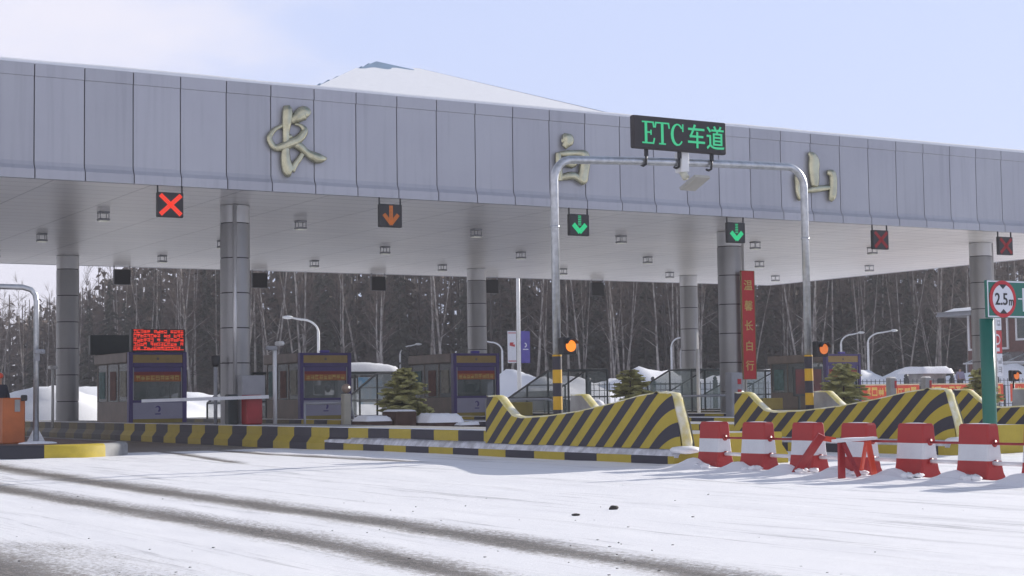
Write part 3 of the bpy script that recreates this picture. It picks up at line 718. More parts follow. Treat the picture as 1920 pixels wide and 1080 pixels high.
# ------------------------------------------------------------------ gantry
def gantry():
    GY = 26.1; xa, xb = 16.47, 22.62
    t = thing('sign_gantry', 'arched grey tube gantry spanning the electronic toll lane with yellow and black feet', 'gantry', ((xa+xb)/2, GY, .5))
    z1 = 5.62; z2 = 5.80
    pl = [(xa, GY, 1.9), (xa, GY, z1-.42)]
    for k in range(1, 8): a = math.pi/2*k/8; pl.append((xa+.42-.42*math.cos(a), GY, z1-.42+.42*math.sin(a)))
    pl += [(xa+.45, GY, z1)]; n = 8
    for k in range(1, n): pl.append((xa+.45+(xb-xa-.9)*k/n, GY, z1+(z2-z1)*k/n+.02*math.sin(math.pi*k/n)))
    for k in range(0, 9): a = math.pi/2*k/8; pl.append((xb-.42+.42*math.sin(a), GY, z2-.42+.42*math.cos(a)))
    pl.append((xb, GY, 1.9)); build(MB().tube(pl, .078, 16), 'tube_frame', 'galv', t)
    for x in (xa, xb):
        mb = MB(); 
        for k in range(56): z = .5+k*.025; mb.tube([(x, GY, z), (x, GY, z+.025)], .088, 14, k in (0, 55), True, phi=lambda v: v.z+.13)
        build(mb, 'striped_foot', 'stripe_p', t)
        build(MB().tube([(x, GY, 4.3), (x, GY, 4.34)], .09, 14), 'collar', 'galv', t)
        build(MB().ball((x, GY, .5), .3, 14, (1, 1, .3), .05), 'foot_snow', 'snow', t)
    # display
    s = thing('led_display', 'black display board with green lettering ETC and two characters on the gantry', 'display', (19.46, GY, 5.95))
    hx = 1.13; ang = .0
    build(MB().bbox((19.29-hx, GY-.24, 5.91), (19.29+hx, GY-.10, 6.55), .02), 'housing', mat('display face', (.035, .03, .034), .6), s)
    f = GY-.245; g = MB(); 
    def ln(x0, z0, x1, z1, wd=.03): 
        d = Vector((x1-x0, z1-z0)); L_ = d.length; d /= L_; nx, nz = -d.y*wd/2, d.x*wd/2
        g.prism([(x0+nx, z0+nz), (x1+nx, z1+nz), (x1-nx, z1-nz), (x0-nx, z0-nz)], f-.012, f)
    cx = 18.46; zb, zt = 6.02, 6.43
    ln(cx-.02, zb, cx-.02, zt, .055); ln(cx-.11, zt, cx+.15, zt, .028); ln(cx-.11, zb, cx+.15, zb, .028); ln(cx+.15, zt+.014, cx+.17, zt-.10, .03); ln(cx+.15, zb-.014, cx+.18, zb+.10, .03); ln(cx, 6.23, cx+.1, 6.23, .028); ln(cx+.1, 6.18, cx+.1, 6.28, .026)
    cx = 18.83; ln(cx, zb, cx, zt, .055); ln(cx-.15, zt, cx+.15, zt, .028); ln(cx-.15, zt+.014, cx-.17, zt-.10, .03); ln(cx+.15, zt+.014, cx+.17, zt-.10, .03); ln(cx-.08, zb, cx+.08, zb, .028)
    cx = 19.20; P_ = [(cx+.13*math.cos(a)*1.02, 6.225+.205*math.sin(a)) for a in np.linspace(R(38), R(322), 16)]
    for a, b in zip(P_[:-1], P_[1:]): ln(a[0], a[1], b[0], b[1], .028+.035*max(0, -((a[0]-cx)/.14)))
    ln(cx+.13, 6.29, cx+.13, 6.44, .026)
    build(g, 'latin_letters', 'led_green2', s)
    build(text_mb('\u8f66', .47, (19.66, f-.008, 6.225), .014, off=.006, sx=.92), 'character', 'led_green2', s)
    build(text_mb('\u9053', .47, (20.13, f-.008, 6.225), .014, off=.006, sx=.92), 'character', 'led_green2', s)
    for x in (18.53, 19.33, 20.13):
        build(MB().box((x-.03, GY-.15, 5.78), (x+.03, GY-.09, 5.915)).tube([(x, GY-.11, 5.82), (x, GY-.115, 5.72), (x, GY-.1, 5.62), (x, GY-.02, 5.60), (x, GY+.06, 5.63)], .024, 8), 'clamp', 'black', s)
    # antenna
    q = thing('antenna', 'pale flat toll antenna hanging tilted under the middle of the gantry', 'antenna', (19.55, GY, 5.3))
    build(MB().bbox((19.38, GY-.12, 5.52), (19.58, GY+.12, 5.93), .02), 'bracket', 'whitesteel', q)
    build(MB().tube([(19.48, GY-.02, 5.53), (19.5, GY-.1, 5.40)], .075, 12), 'joint', mat('cream joint', (.6, .6, .5), .5), q)
    # tilted slab, upper edge towards the camera
    c = Vector((19.66, GY-.14, 5.31)); mr_ = Matrix.Rotation(R(-38), 3, 'X'); vs = []
    for sx_ in (-.18, .18):
        for sy_ in (-.19, .19):
            for sz_ in (-.035, .035): vs.append(c+mr_ @ Vector((sx_, sy_, sz_))+Vector((.10*(1 if sy_ < 0 else -.6), 0, 0)))
    build(MB().add(vs, [(0, 1, 3, 2), (4, 6, 7, 5), (0, 4, 5, 1), (2, 3, 7, 6), (0, 2, 6, 4), (1, 5, 7, 3)]), 'plate', mat('antenna grey', (.42, .41, .38), .5), q)
gantry()
def flasher(x, y, z, m, lab, post=None):
    t = thing('warning_flasher', lab, 'warning light', (x, y, z), 'amber warning flashers')
    build(MB().bbox((x-.16, y-.08, z), (x+.16, y+.08, z+.32), .02), 'housing', 'black', t)
    build(MB().disc((x+.02, y-.095, z+.16), .108, .02, 24), 'lens', m, t)
    v = MB(); n = 12; vs = []
    for k in range(n+1):
        a = R(20)+R(140)*k/n; vs += [(x+.02+.125*math.cos(a), y-.08, z+.16+.125*math.sin(a)), (x+.02+.125*math.cos(a), y-.18, z+.155+.125*math.sin(a)), (x+.02+.132*math.cos(a), y-.18, z+.16+.132*math.sin(a)), (x+.02+.132*math.cos(a), y-.08, z+.165+.132*math.sin(a))]
    v.add(vs, [(i*4+j, (i+1)*4+j, (i+1)*4+(j+1) % 4, i*4+(j+1) % 4) for i in range(n) for j in range(4)]); build(v, 'visor', 'black', t)
    if post: build(MB().tube([(x, y+.02, post), (x, y+.02, z+.01)], .03, 8), 'post', 'black', t)
flasher(16.60, 25.93, 1.90, 'lamp_amber', 'bright amber round warning light on the left foot of the gantry')
flasher(22.80, 25.93, 1.86, 'lamp_amber2', 'duller amber round warning light on the right foot of the gantry')
flasher(37.2, 33.9, 1.38, 'lamp_amber2', 'amber warning light on a thin black post at the right edge', post=.2)

# ------------------------------------------------------------------ red and white blocks
def blockm(x, y, lab):
    t = thing('traffic_block', lab, 'traffic block', (x, y, 0), 'red and white traffic blocks in a row')
    L0, H = .25, .70
    secs = [(0, .18, .27), (.05, .18, .266), (.10, .155, .260), (.20, .135, .257), (.35, .12, .252), (.5, .11, .248), (.67, .10, .242), (.70, .085, .228)]
    vs = []; ph = []
    zz = []
    for i in range(len(secs)-1):
        a, b = secs[i], secs[i+1]; k = 4
        for q in range(k): f = q/k; zz.append(tuple(a[j]+(b[j]-a[j])*f for j in range(3)))
    zz.append(secs[-1]); n = 0; r = .02
    for z_ in (.243, .247, .446, .450): zz.append((z_, float(np.interp(z_, [q[0] for q in secs], [q[1] for q in secs])), float(np.interp(z_, [q[0] for q in secs], [q[2] for q in secs]))))
    zz.sort()
    for (z, hx, hy) in zz:
        ring = [(-hx, -hy+r), (-hx+r, -hy), (hx-r, -hy), (hx, -hy+r), (hx, hy-r), (hx-r, hy), (-hx+r, hy), (-hx, hy-r)]
        for q in ring: vs.append((x+q[0], y+q[1], z)); ph.append(.35 if .245 < z < .448 else .1)
    n = 8; fs = []
    for i in range(len(zz)-1):
        for k in range(n): fs.append((i*n+k, i*n+(k+1) % n, (i+1)*n+(k+1) % n, (i+1)*n+k))
    fs += [tuple(range(n-1, -1, -1)), tuple((len(zz)-1)*n+k for k in range(n))]
    build(MB().add(vs, fs, False, ph), 'block_body', 'band', t)
    build(MB().ball((x, y, .695), .24, 16, (.25, .90, .06), .02), 'top_snow', 'snow', t)
    build(MB().tube([(x, y-.235, .46), (x, y-.262, .46)], .045, 12).tube([(x, y-.25, .215), (x, y-.275, .215)], .045, 12), 'pipe_socket', 'red', t)
    return t
ord_ = ['leftmost', 'second from the left', 'third from the left, beside the leaning orange board', 'fourth from the left, behind the white topped trestle', 'fifth from the left', 'sixth from the left, under the green sign post', 'cut off by the right edge of the photo', 'beyond the right edge']
pb = None
BWs = sorted(BW[1:], reverse=True)
for k, y in enumerate(BWs):
    lab = 'red and white banded traffic block, '+ord_[min(k, 7)]
    if pb is None: pb = blockm(15.46, y, lab)
    else: dup(pb, (15.46+(.02, -.02, .015, -.01, .0, .02, 0)[k % 7], y, 0), lab, rz=R((0, 3, -2, 2.5, -1, 1, 0)[k % 7]))
gaps = ['between the first and second blocks from the left', 'between the second and third blocks from the left', 'between the third and fourth blocks, behind the trestle', 'between the fourth and fifth blocks from the left', 'between the fifth and sixth blocks from the left', 'right of the sixth block from the left']
for k in range(len(BWs)-1):
    y1, y0 = BWs[k]-.24, BWs[k+1]+.24
    tag(build(MB().tube([(15.46, y0, .46), (15.46, y1, .458)], .016, 8), 'connecting_pipe', 'red'), 'red upper pipe '+gaps[min(k, 5)], 'pipe', 'red upper pipes joining the blocks')
    tag(build(MB().tube([(15.45, y0, .215), (15.45, y1, .218)], .026, 8), 'connecting_pipe', 'white'), 'pale lower pipe '+gaps[min(k, 5)], 'pipe', 'pale lower pipes joining the blocks')
# trestle barricade and leaning board
t = thing('trestle_barricade', 'small barricade with a white top plank and red and orange legs', 'barricade', (14.9, 16.4, 0))
def plank(a, b, wx, wy): 
    a, b = Vector(a), Vector(b); d = (b-a).normalized(); s = d.cross(Vector((0, 1, 0))).normalized()*wx/2; q = d.cross(s).normalized()*wy/2
    return [a+s+q, a-s+q, a-s-q, a+s-q, b+s+q, b-s+q, b-s-q, b+s-q]
BF = [(0, 1, 2, 3), (7, 6, 5, 4), (0, 4, 5, 1), (1, 5, 6, 2), (2, 6, 7, 3), (3, 7, 4, 0)]
build(MB().add(plank((14.62, 16.28, .0), (14.60, 16.25, .47), .10, .035), BF).add(plank((14.72, 16.06, .03), (14.61, 16.22, .46), .06, .03), BF), 'red_leg', 'red', t)
build(MB().add(plank((15.10, 16.18, .02), (14.98, 16.16, .48), .08, .03), BF).add(plank((15.15, 16.5, .02), (14.99, 16.2, .47), .05, .03), BF), 'orange_leg', 'orangered', t)
build(MB().add(plank((14.52, 16.3, .485), (15.07, 16.12, .515), .035, .15), BF), 'top_plank', 'white', t)
build(MB().ball((14.8, 16.2, .515), .3, 12, (1, .25, .05), .03), 'plank_snow', 'snow', t)
t = thing('leaning_board', 'red plank leaning with an orange end against the third block from the left', 'board', (15.1, 17.5, 0))
build(MB().add(plank((14.98, 17.62, .0), (15.2, 17.3, .54), .13, .03), BF), 'plank', 'red', t)
build(MB().add(plank((15.2, 17.36, .50), (15.4, 17.25, .46), .07, .035), BF), 'orange_end', 'orangered', t)
# lumps and debris
dl = [(9.13, 13.47, .09, 'largest dark ice lump on the open snow'), (8.42, 13.05, .06, 'flat dark ice lump left of the largest one'), (7.9, 9.2, .02, ''), (15.0, 15.75, .05, ''), (14.95, 16.7, .06, ''), (14.9, 19.9, .05, ''), (14.95, 14.1, .04, '')]
random.seed(4)
tag(build(MB().ball((9.13, 13.47, .012), .045, 12, (1.2, .8, .55), .2, random), 'ice_lump', 'debris'), 'largest dark ice lump on the open snow', 'ice lump')
tag(build(MB().ball((8.42, 13.05, .005), .04, 12, (1.1, .7, .3), .2, random), 'ice_lump', 'debris'), 'flat dark ice lump left of the largest one', 'ice lump')
lm = MB()
for k in range(110):
    q = random.random()
    if q < .55: y = random.uniform(7.6, 16); x = 6.2+random.uniform(-.9, 2.2)*(1 if random.random() < .5 else .4)
    elif q < .75: y = random.uniform(8, 15); x = random.uniform(2.5, 4.6)
    else: y = random.uniform(8, 20); x = random.uniform(2, 12)
    lm.ball((x, y, .003+.006*random.random()), random.uniform(.002, .007), 7, (random.uniform(1, 3), random.uniform(.8, 2.4), .6), .35, random)
tag(build(lm, 'ice_crumbs', mat('dirty ice', (.12, .115, .11), .9, c2=(.4, .4, .4), scale=3)), 'small dark crumbs of ice and grit scattered over the snow', 'ice crumbs', kind='stuff')
sc_ = MB(); random.seed(8)
for bw in BW:
    for k in range(6): sc_.ball((15.05+random.uniform(-.12, .15), bw-.28+random.uniform(-.15, .15), .05), random.uniform(.03, .075), 8, (1.3, 1, .6), .25, random)
tag(build(sc_, 'snow_lumps', 'snow'), 'broken snow lumps at the feet of the blocks', 'snow', kind='stuff')
# small green mat patch like lumps skipped
# ------------------------------------------------------------------ height limit sign
SX, SY = 20.58, 19.3
t = thing('height_limit_sign', 'green board with a round red bordered 2.5m height limit sign on a green post', 'road sign', (SX, SY, 0))
build(MB().tube([(SX, SY, 0), (SX, SY, 2.3)], .115, 20), 'post', 'green', t)
bx0, bx1, bz0, bz1 = SX-.12, SX+1.75, 2.31, 2.93; by = SY-.14
build(MB().bbox((bx0, by, bz0), (bx1, by+.06, bz1), .01), 'board', 'green', t)
bd = MB(); e = .022
for a, b in (((bx0+.01, bz1-.03), (bx1-.01, bz1-.03+e)), ((bx0+.01, bz0+.01), (bx1-.01, bz0+.01+e)), ((bx0+.01, bz0+.032), (bx0+.01+e, bz1-.03)), ((bx1-.032, bz0+.032), (bx1-.01, bz1-.03))): bd.box((a[0], by-.004, a[1]), (b[0], by+.002, b[1]))
build(bd, 'border', 'signwhite', t)
rc = (bx0+.36, by, (bz0+bz1)/2)
build(MB().disc((rc[0], by-.010, rc[2]),   .308, .012, 40), 'red_ring', 'signred', t)
build(MB().disc((rc[0], by-.014, rc[2]), .242, .006, 40), 'white_disc', 'signwhite', t)
tr = MB(); tr.prism([(rc[0]-.09, rc[2]+.242), (rc[0]+.09, rc[2]+.242), (rc[0], rc[2]+.165)], by-.018, by-.0145); tr.prism([(rc[0]-.09, rc[2]-.242), (rc[0]+.09, rc[2]-.242), (rc[0], rc[2]-.165)], by-.018, by-.0145); build(tr, 'black_triangle', 'black', t)
build(text_mb('2.5', .20, (rc[0]-.045, by-.018, rc[2]), .008, off=.01, sx=.9), 'numerals', 'black', t)
build(text_mb('m', .10, (rc[0]+.185, by-.018, rc[2]-.055), .008, off=.008, sx=.75), 'unit_letter', 'black', t)
l_ = MB(); l_.box((rc[0]+.36, by-.006, rc[2]-.0), (rc[0]+.46, by+.001, rc[2]+.02)); l_.box((rc[0]+.47, by-.006, rc[2]-.20), (rc[0]+.515, by+.001, rc[2]+.19)); l_.box((rc[0]+.516, by-.006, rc[2]-.20), (rc[0]+.80, by+.001, rc[2]-.155)); l_.box((rc[0]+.75, by-.006, rc[2]-.15), (rc[0]+.795, by+.001, rc[2]+.19))
build(l_, 'white_symbol', 'signwhite', t)

# ------------------------------------------------------------------ booths
def glyph_row(mb, x0, x1, y, z, h, n, rng, gap=.25, gapat=()):
    cw = (x1-x0)/n
    for k in range(n):
        if k in gapat: continue
        a, b = x0+k*cw+cw*gap/2, x0+(k+1)*cw-cw*gap/2; s = h/6
        for zz_ in sorted(rng.sample([-.45, -.28, -.1, .08, .26, .42], 3)): mb.box((a, y-.004, z+zz_*h), (b, y, z+zz_*h+s))
        for q in rng.sample([0, .25, .5, .75, .9], 2): xx = a+(b-a)*q; mb.box((xx, y-.006, z-.45*h), (xx+(b-a)*.12, y-.002, z+.48*h))
def booth(x, y, ln, lab, led=False):
    rg = random.Random(int(x*10)); t = thing('toll_booth', lab, 'toll booth', (x, y, .5), 'toll booths'); hw = .85; z0 = .5; zt = 2.66
    # front portal
    pf = MB()
    for s in (-1, 1): pf.bbox((x+s*hw-.065, y-.10, z0), (x+s*hw+.065, y+.10, zt), .015)
    pf.bbox((x-hw+.066, y-.09, zt-.08), (x+hw-.066, y+.09, zt-.002), .01); pf.bbox((x-hw+.066, y-.09, zt-.46), (x+hw-.066, y+.09, zt-.33), .01); pf.bbox((x-hw+.066, y-.09, z0+.62), (x+hw-.066, y+.09, z0+.69), .01)
    build(pf, 'portal_frame', 'purple', t)
    h = build(MB().box((x-hw+.068, y-.07, zt-.328), (x+hw-.068, y+.07, zt-.082)), 'header_panel', 'booth_gold', t)
    build(MB().disc((x, y-.078, zt-.205), .045, .007, 12), 'emblem', 'booth_brown', h)
    lp = build(MB().box((x-hw+.068, y-.075, z0+.12), (x+hw-.068, y+.06, z0+.618)), 'lower_panel', 'booth_low', t)
    lg = MB(); q = [(x+.09*math.cos(a), z0+.42+.10*math.sin(a)) for a in np.linspace(R(-80), R(150), 10)]+[(x-.02+.05*math.cos(a), z0+.42+.06*math.sin(a)) for a in np.linspace(R(150), R(-60), 8)]
    lg.prism(q, y-.082, y-.0755); lg.box((x-.09, y-.082, z0+.25), (x+.09, y-.0755, z0+.285)); build(lg, 'logo', 'blueviolet', lp)
    build(MB().box((x-hw+.068, y-.05, z0), (x+hw-.068, y+.05, z0+.118)), 'plinth', 'ochre', t)
    fw_ = build(MB().box((x-hw+.07, y-.01, z0+.692), (x+hw-.07, y+.005, zt-.462)), 'front_window', 'glass', t)
    build(MB().box((x-hw+.11, y-.045, zt-.60), (x+hw-.11, y-.012, zt-.465)), 'violet_strip', 'blueviolet', t)
    st = build(MB().box((x-hw+.11, y-.05, zt-.90), (x+hw-.11, y-.012, zt-.70)), 'message_strip', 'orange_cloth', t)
    build(MB().box((x-hw+.11, y-.045, zt-.698), (x+hw-.11, y-.012, zt-.602)), 'red_strip', 'red_strip', t)
    gm = MB(); glyph_row(gm, x-hw+.16, x+hw-.16, y-.052, zt-.80, .13, 9, rg, .25); build(gm, 'message', 'goldtext' if x < 40 else 'goldtext', st)
    fr = MB(); fr.box((x-hw+.075, y-.06, z0+.70), (x-hw+.105, y-.02, zt-.47)); fr.box((x+hw-.105, y-.06, z0+.70), (x+hw-.075, y-.02, zt-.47)); build(fr, 'window_frame', 'greysteel', t)
    # body behind
    y1 = y+ln
    lo = MB(); lo.box((x-hw, y+.11, z0), (x-hw+.05, y1, z0+.65)); lo.box((x+hw-.05, y+.11, z0), (x+hw, y1, z0+.65)); lo.box((x-hw+.06, y1-.05, z0), (x+hw-.06, y1, z0+1.9)); build(lo, 'side_wall', 'booth_brown', t)
    for yy in (y+.11, y+ln*.34, y+ln*.68, y1-.06):
        for s in (-1, 1): build(MB().box((x+s*hw-.03-s*.025, yy, z0+.651), (x+s*hw+.03-s*.025, yy+.05, zt-.33)), 'window_post', 'booth_brown', t)
    for yy, pm, zz_ in ((y+ln*.12, 'poster_pale', .8), (y+ln*.42, 'poster_red', .7), (y+ln*.76, 'poster_teal', .75)):
        build(MB().box((x-hw-.006, yy, z0+zz_), (x-hw+.006, yy+ln*.17, z0+1.6)), 'notice', pm, t)
    build(MB().box((x-hw+.01, y+.17, z0+.66), (x-hw+.022, y1-.07, zt-.335)), 'side_window', 'glass', t)
    build(MB().box((x+hw-.022, y+.17, z0+.66), (x+hw-.01, y1-.07, zt-.335)), 'side_window', 'glass', t)
    build(MB().bbox((x-hw-.08, y+.11, zt-.325), (x+hw+.08, y1+.1, zt), .03), 'roof', 'booth_brown', t)
    it = MB(); it.box((x-.5, y+.5, z0+.02), (x+.55, y+.9, z0+.78)); it.box((x-.1, y+.55, z0+.8), (x+.25, y+.62, z0+1.1)); it.ball((x+.42, y+.7, z0+1.0), .1, 8, (1, 1, 1.4)); it.box((x-hw+.3, y1-.4, z0), (x+hw-.2, y1-.1, z0+1.4)); build(it, 'interior_desk', 'interior', t)
    if led:
        d = build(MB().bbox((x-hw+.0, y-.14, zt+.006), (x+hw-.0, y+.1, zt+.70), .015), 'led_board', 'black', t)
        g = MB(); 
        for r_ in range(5): glyph_row(g, x-hw+.06, x+hw-.06, y-.145, zt+.62-.13*r_, .105, 15, rg, .12, rg.sample(range(15), 2))
        g.box((x-hw+.05, y-.1435, zt+.06), (x+hw-.05, y-.1415, zt+.08)); build(g, 'led_text', 'led_red', d)
    else:
        build(MB().bbox((x-.16, y-.05, zt+.004), (x+.16, y+.08, zt+.085), .02), 'beacon', 'violet_flag', t)
    return t
booth(16.35, 48.9, 3.4, 'toll booth with a glowing red text board on its roof', True)
booth(22.13, 49.3, 2.9, 'toll booth with purple portal left of the snow topped shelter')
booth(27.95, 49.6, 3.2, 'toll booth with purple portal behind the tail of the nearest crash barrier')
booth(44.72, 49.6, 3.4, 'toll booth at the right, behind the right gantry foot')
# dark block on top of/behind first booth
t = thing('dark_sign_board', 'dark grey board standing behind the roof of the first booth', 'board', (15.9, 52.6, 2.7))
build(MB().bbox((15.3, 52.4, 2.68), (17.1, 52.6, 3.32), .02), 'panel', 'darkframe', t); build(MB().box((15.5, 52.48, 2.5), (15.56, 52.54, 2.679)).box((16.9, 52.48, 2.5), (16.96, 52.54, 2.679)), 'support', 'black', t)

# glass shelters
def shelter(x, y, z, lab, ln=3.0, hw=.85):
    t = thing('glass_shelter', lab, 'shelter', (x, y, z), 'dark framed glass stair shelters')
    zt, zl = 2.08, 1.05; f = MB(); r = .038
    for s in (-1, 1):
        xx = x+s*hw
        f.tube([(xx, y, zt), (xx, y+ln, zl)], r, 4, smooth=False); f.tube([(xx, y, z), (xx, y, zt)], r, 4, smooth=False); f.tube([(xx, y+ln, z), (xx, y+ln, zl)], r, 4, smooth=False)
        f.tube([(xx, y+ln*.5, z), (xx, y+ln*.5, (zt+zl)/2)], r, 4, smooth=False); f.tube([(xx, y-1.4, z), (xx, y-1.4, zt)], r, 4, smooth=False); f.tube([(xx, y-1.4, zt), (xx, y, zt)], r, 4, smooth=False); f.tube([(xx, y-1.4, 1.1), (xx, y+ln, 1.1)], r*.7, 4, smooth=False)
    for (yy, zz) in ((y-1.4, zt), (y, zt), (y+ln*.5, (zt+zl)/2), (y+ln, zl), (y-1.4, 1.1)): f.tube([(x-hw, yy, zz), (x+hw, yy, zz)], r, 4, smooth=False)
    build(f, 'frame', 'darkframe', t)
    gl = MB(); gl.add([(x-hw, y-1.4, zt+.045), (x+hw, y-1.4, zt+.045), (x+hw, y, zt+.045), (x-hw, y, zt+.045), (x+hw, y+ln, zl+.045), (x-hw, y+ln, zl+.045)], [(0, 1, 2, 3), (3, 2, 4, 5)])
    for s in (-1, 1): gl.add([(x+s*hw, y-1.36, z+.05), (x+s*hw, y+ln-.04, z+.05), (x+s*hw, y+ln-.04, zl-.05), (x+s*hw, y, zt-.05), (x+s*hw, y-1.36, zt-.05)], [(0, 1, 2, 3, 4)])
    build(gl, 'glass_panes', 'glass_green', t); return t
s0 = shelter(33.0, 51.6, .5, 'dark framed glass shelter left of and behind the left gantry foot')
dup(s0, (38.7, 51.8, .5), 'dark framed glass shelter at the foot of the rear right column')
dup(s0, (44.6, 54.6, .5), 'dark framed glass shelter just left of the right hand booth')
dup(s0, (22.0, 54.6, .5), 'dark framed glass shelter between the wide front column and the second booth')
dup(s0, (27.6, 54.9, .5), 'dark framed glass shelter behind the young conifer left of the third booth')

# barrier arm, machine, posts on first island
t = thing('barrier_gate', 'red barrier machine with a long white arm in front of the first booth', 'barrier gate', (16.3, 40.9, .5))
build(MB().bbox((16.05, 40.75, .5), (16.5, 41.15, 1.28), .03), 'machine', 'red', t)
build(MB().bbox((15.72, 41.2, .5), (16.0, 41.5, 1.3), .03), 'side_box', 'darkframe', t)
build(MB().add([Vector(p) for p in [(16.62, 40.62, 1.18), (16.62, 40.66, 1.18), (16.62, 40.66, 1.27), (16.62, 40.62, 1.27), (13.2, 40.66-.0, 1.12), (13.2, 40.70, 1.12), (13.2, 40.70, 1.20), (13.2, 40.66, 1.20)]], BF), 'arm', 'white', t)
t = thing('camera_post', 'white post with a surveillance camera on top right of the red barrier machine', 'camera post', (16.95, 41.0, .5))
build(MB().tube([(16.95, 41.0, .5), (16.95, 41.0, 2.52)], .055, 12), 'post', 'whitesteel', t)
build(MB().bbox((16.98, 40.72, 2.58), (17.12, 41.1, 2.70), .03).tube([(17.05, 40.72, 2.64), (17.05, 40.68, 2.64)], .05, 12), 'camera', 'whitesteel', t)
build(MB().bbox((16.7, 40.9, 2.46), (17.0, 41.05, 2.58), .03), 'bracket', 'greysteel', t)
t = thing('lamp_post', 'short grey post with a dark lantern head left of the wide front column', 'lamp post', (15.62, 41.9, .5))
build(MB().tube([(15.62, 41.9, .5), (15.62, 41.9, 2.05)], .05, 12), 'post', 'greysteel', t)
build(MB().tube([(15.62, 41.9, 2.05), (15.62, 41.9, 2.10), (15.62, 41.9, 2.32), (15.62, 41.9, 2.36)], [.06, .10, .13, .03], 12), 'lantern', 'black', t)
t = thing('grey_cabinet', 'light grey equipment cabinet in front of the wide front column', 'cabinet', (16.5, 41.3, .5))
build(MB().bbox((16.12, 41.25, 1.22), (16.78, 41.6, 1.80), .02), 'cabinet', 'greysteel', t)
build(MB().box((16.2, 41.4, .5), (16.26, 41.46, 1.219)).box((16.6, 41.4, .5), (16.66, 41.46, 1.219)), 'leg', 'greysteel', t)
t = thing('camera_post', 'thin pale post with a small camera left of the rear left column', 'camera post', (14.98, 56.3, 0))
build(MB().tube([(15.15, 56.3, .3), (15.15, 56.3, 2.3)], .05, 10), 'post', 'whitesteel', t); build(MB().bbox((15.0, 56.1, 2.3), (15.28, 56.4, 2.42), .03), 'camera', 'whitesteel', t)
t = thing('camera_post', 'short white post with angled camera between the first booth and the wide column', 'camera post', (17.8, 53.0, .3))
build(MB().tube([(19.0, 54.5, .3), (19.0, 54.5, 2.25)], .045, 10), 'post', 'whitesteel', t); build(MB().bbox((18.8, 54.3, 2.22), (19.25, 54.5, 2.32), .03), 'camera', 'whitesteel', t)
# guard rail in front of second booth, sensor post
def rail(x0, x1, y, z0, z1, lab):
    t = thing('guard_rail', lab, 'guard rail', ((x0+x1)/2, y, z0), 'bent tube guard rails')
    build(MB().tube([(x0, y, z1), (x1-.35, y, z1), (x1-.2, y, z1-.04), (x1-.1, y, z1-.15), (x1, y, z1-.45), (x1, y, z0)], .035, 8).tube([(x0, y, z0), (x0, y, z1)], .035, 8), 'rail', 'greysteel', t); return t
rail(17.55, 19.0, 40.4, .2, 1.03, 'bent grey tube rail in front of the second booth')
rail(30.2, 32.5, 41.0, .2, 1.08, 'bent grey tube rail left of the column with the red banner')
rail(24.3, 26.8, 42.5, .2, 1.05, 'bent grey tube rail behind the left gantry foot')
t = thing('sensor_post', 'stout beige sensor post with a round glinting head right of the second booth', 'sensor post', (18.72, 40.3, .2))
build(MB().bbox((18.6, 40.2, .2), (18.82, 40.42, 1.28), .03), 'post', mat('beige paint', (.42, .40, .33), .5), t)
build(MB().ball((18.71, 40.28, 1.42), .13, 14), 'head', mat('brown head', (.34, .25, .2), .35), t); build(MB().ball((18.74, 40.17, 1.45), .035, 8), 'lens', emis('glowing glint', (1, .97, .9), 1.0), t)  # reflection on the head, put in as a small glowing ball
# planters with snow
t = thing('snowy_planter', 'brown wooden planter boxes capped with snow behind the kerb wall', 'planter', (19.8, 38.4, .0))
build(MB().bbox((18.35, 38.3, .0), (19.1, 39.2, .56), .02), 'box', 'brownbox', t); build(MB().bbox((19.15, 38.2, .0), (19.75, 39.0, .80), .02), 'box', 'brownbox', t); build(MB().bbox((19.8, 37.6, .0), (20.85, 38.5, .50), .02), 'box', 'brownbox', t); build(MB().bbox((20.55, 37.3, .0), (21.3, 37.8, .42), .02), 'box', 'brownbox', t)
def snowcap(x0, x1, y0, y1, z, h):
    mb = MB(); n = 12; vs = []
    for i in range(n+1):
        for j in range(n+1):
            a, b = i/n, j/n; e = min(a, 1-a, b, 1-b)*6; e = min(1, e)**.5
            vs.append((x0+(x1-x0)*a, y0+(y1-y0)*b, z+h*e*(.75+.5*float(fbm(np.array([a*3+x0]), np.array([b*3]))[0]))))
    mb.add(vs, [(i*(n+1)+j, (i+1)*(n+1)+j, (i+1)*(n+1)+j+1, i*(n+1)+j+1) for i in range(n) for j in range(n)], True); return mb
for a in ((18.33, 19.12, 38.28, 39.2, .55, .14), (19.13, 19.78, 38.2, 39.0, .79, .05), (19.78, 20.87, 37.58, 38.5, .49, .24), (20.53, 21.32, 37.28, 37.8, .415, .08)): build(snowcap(*a), 'snow_cap', 'snow', t)

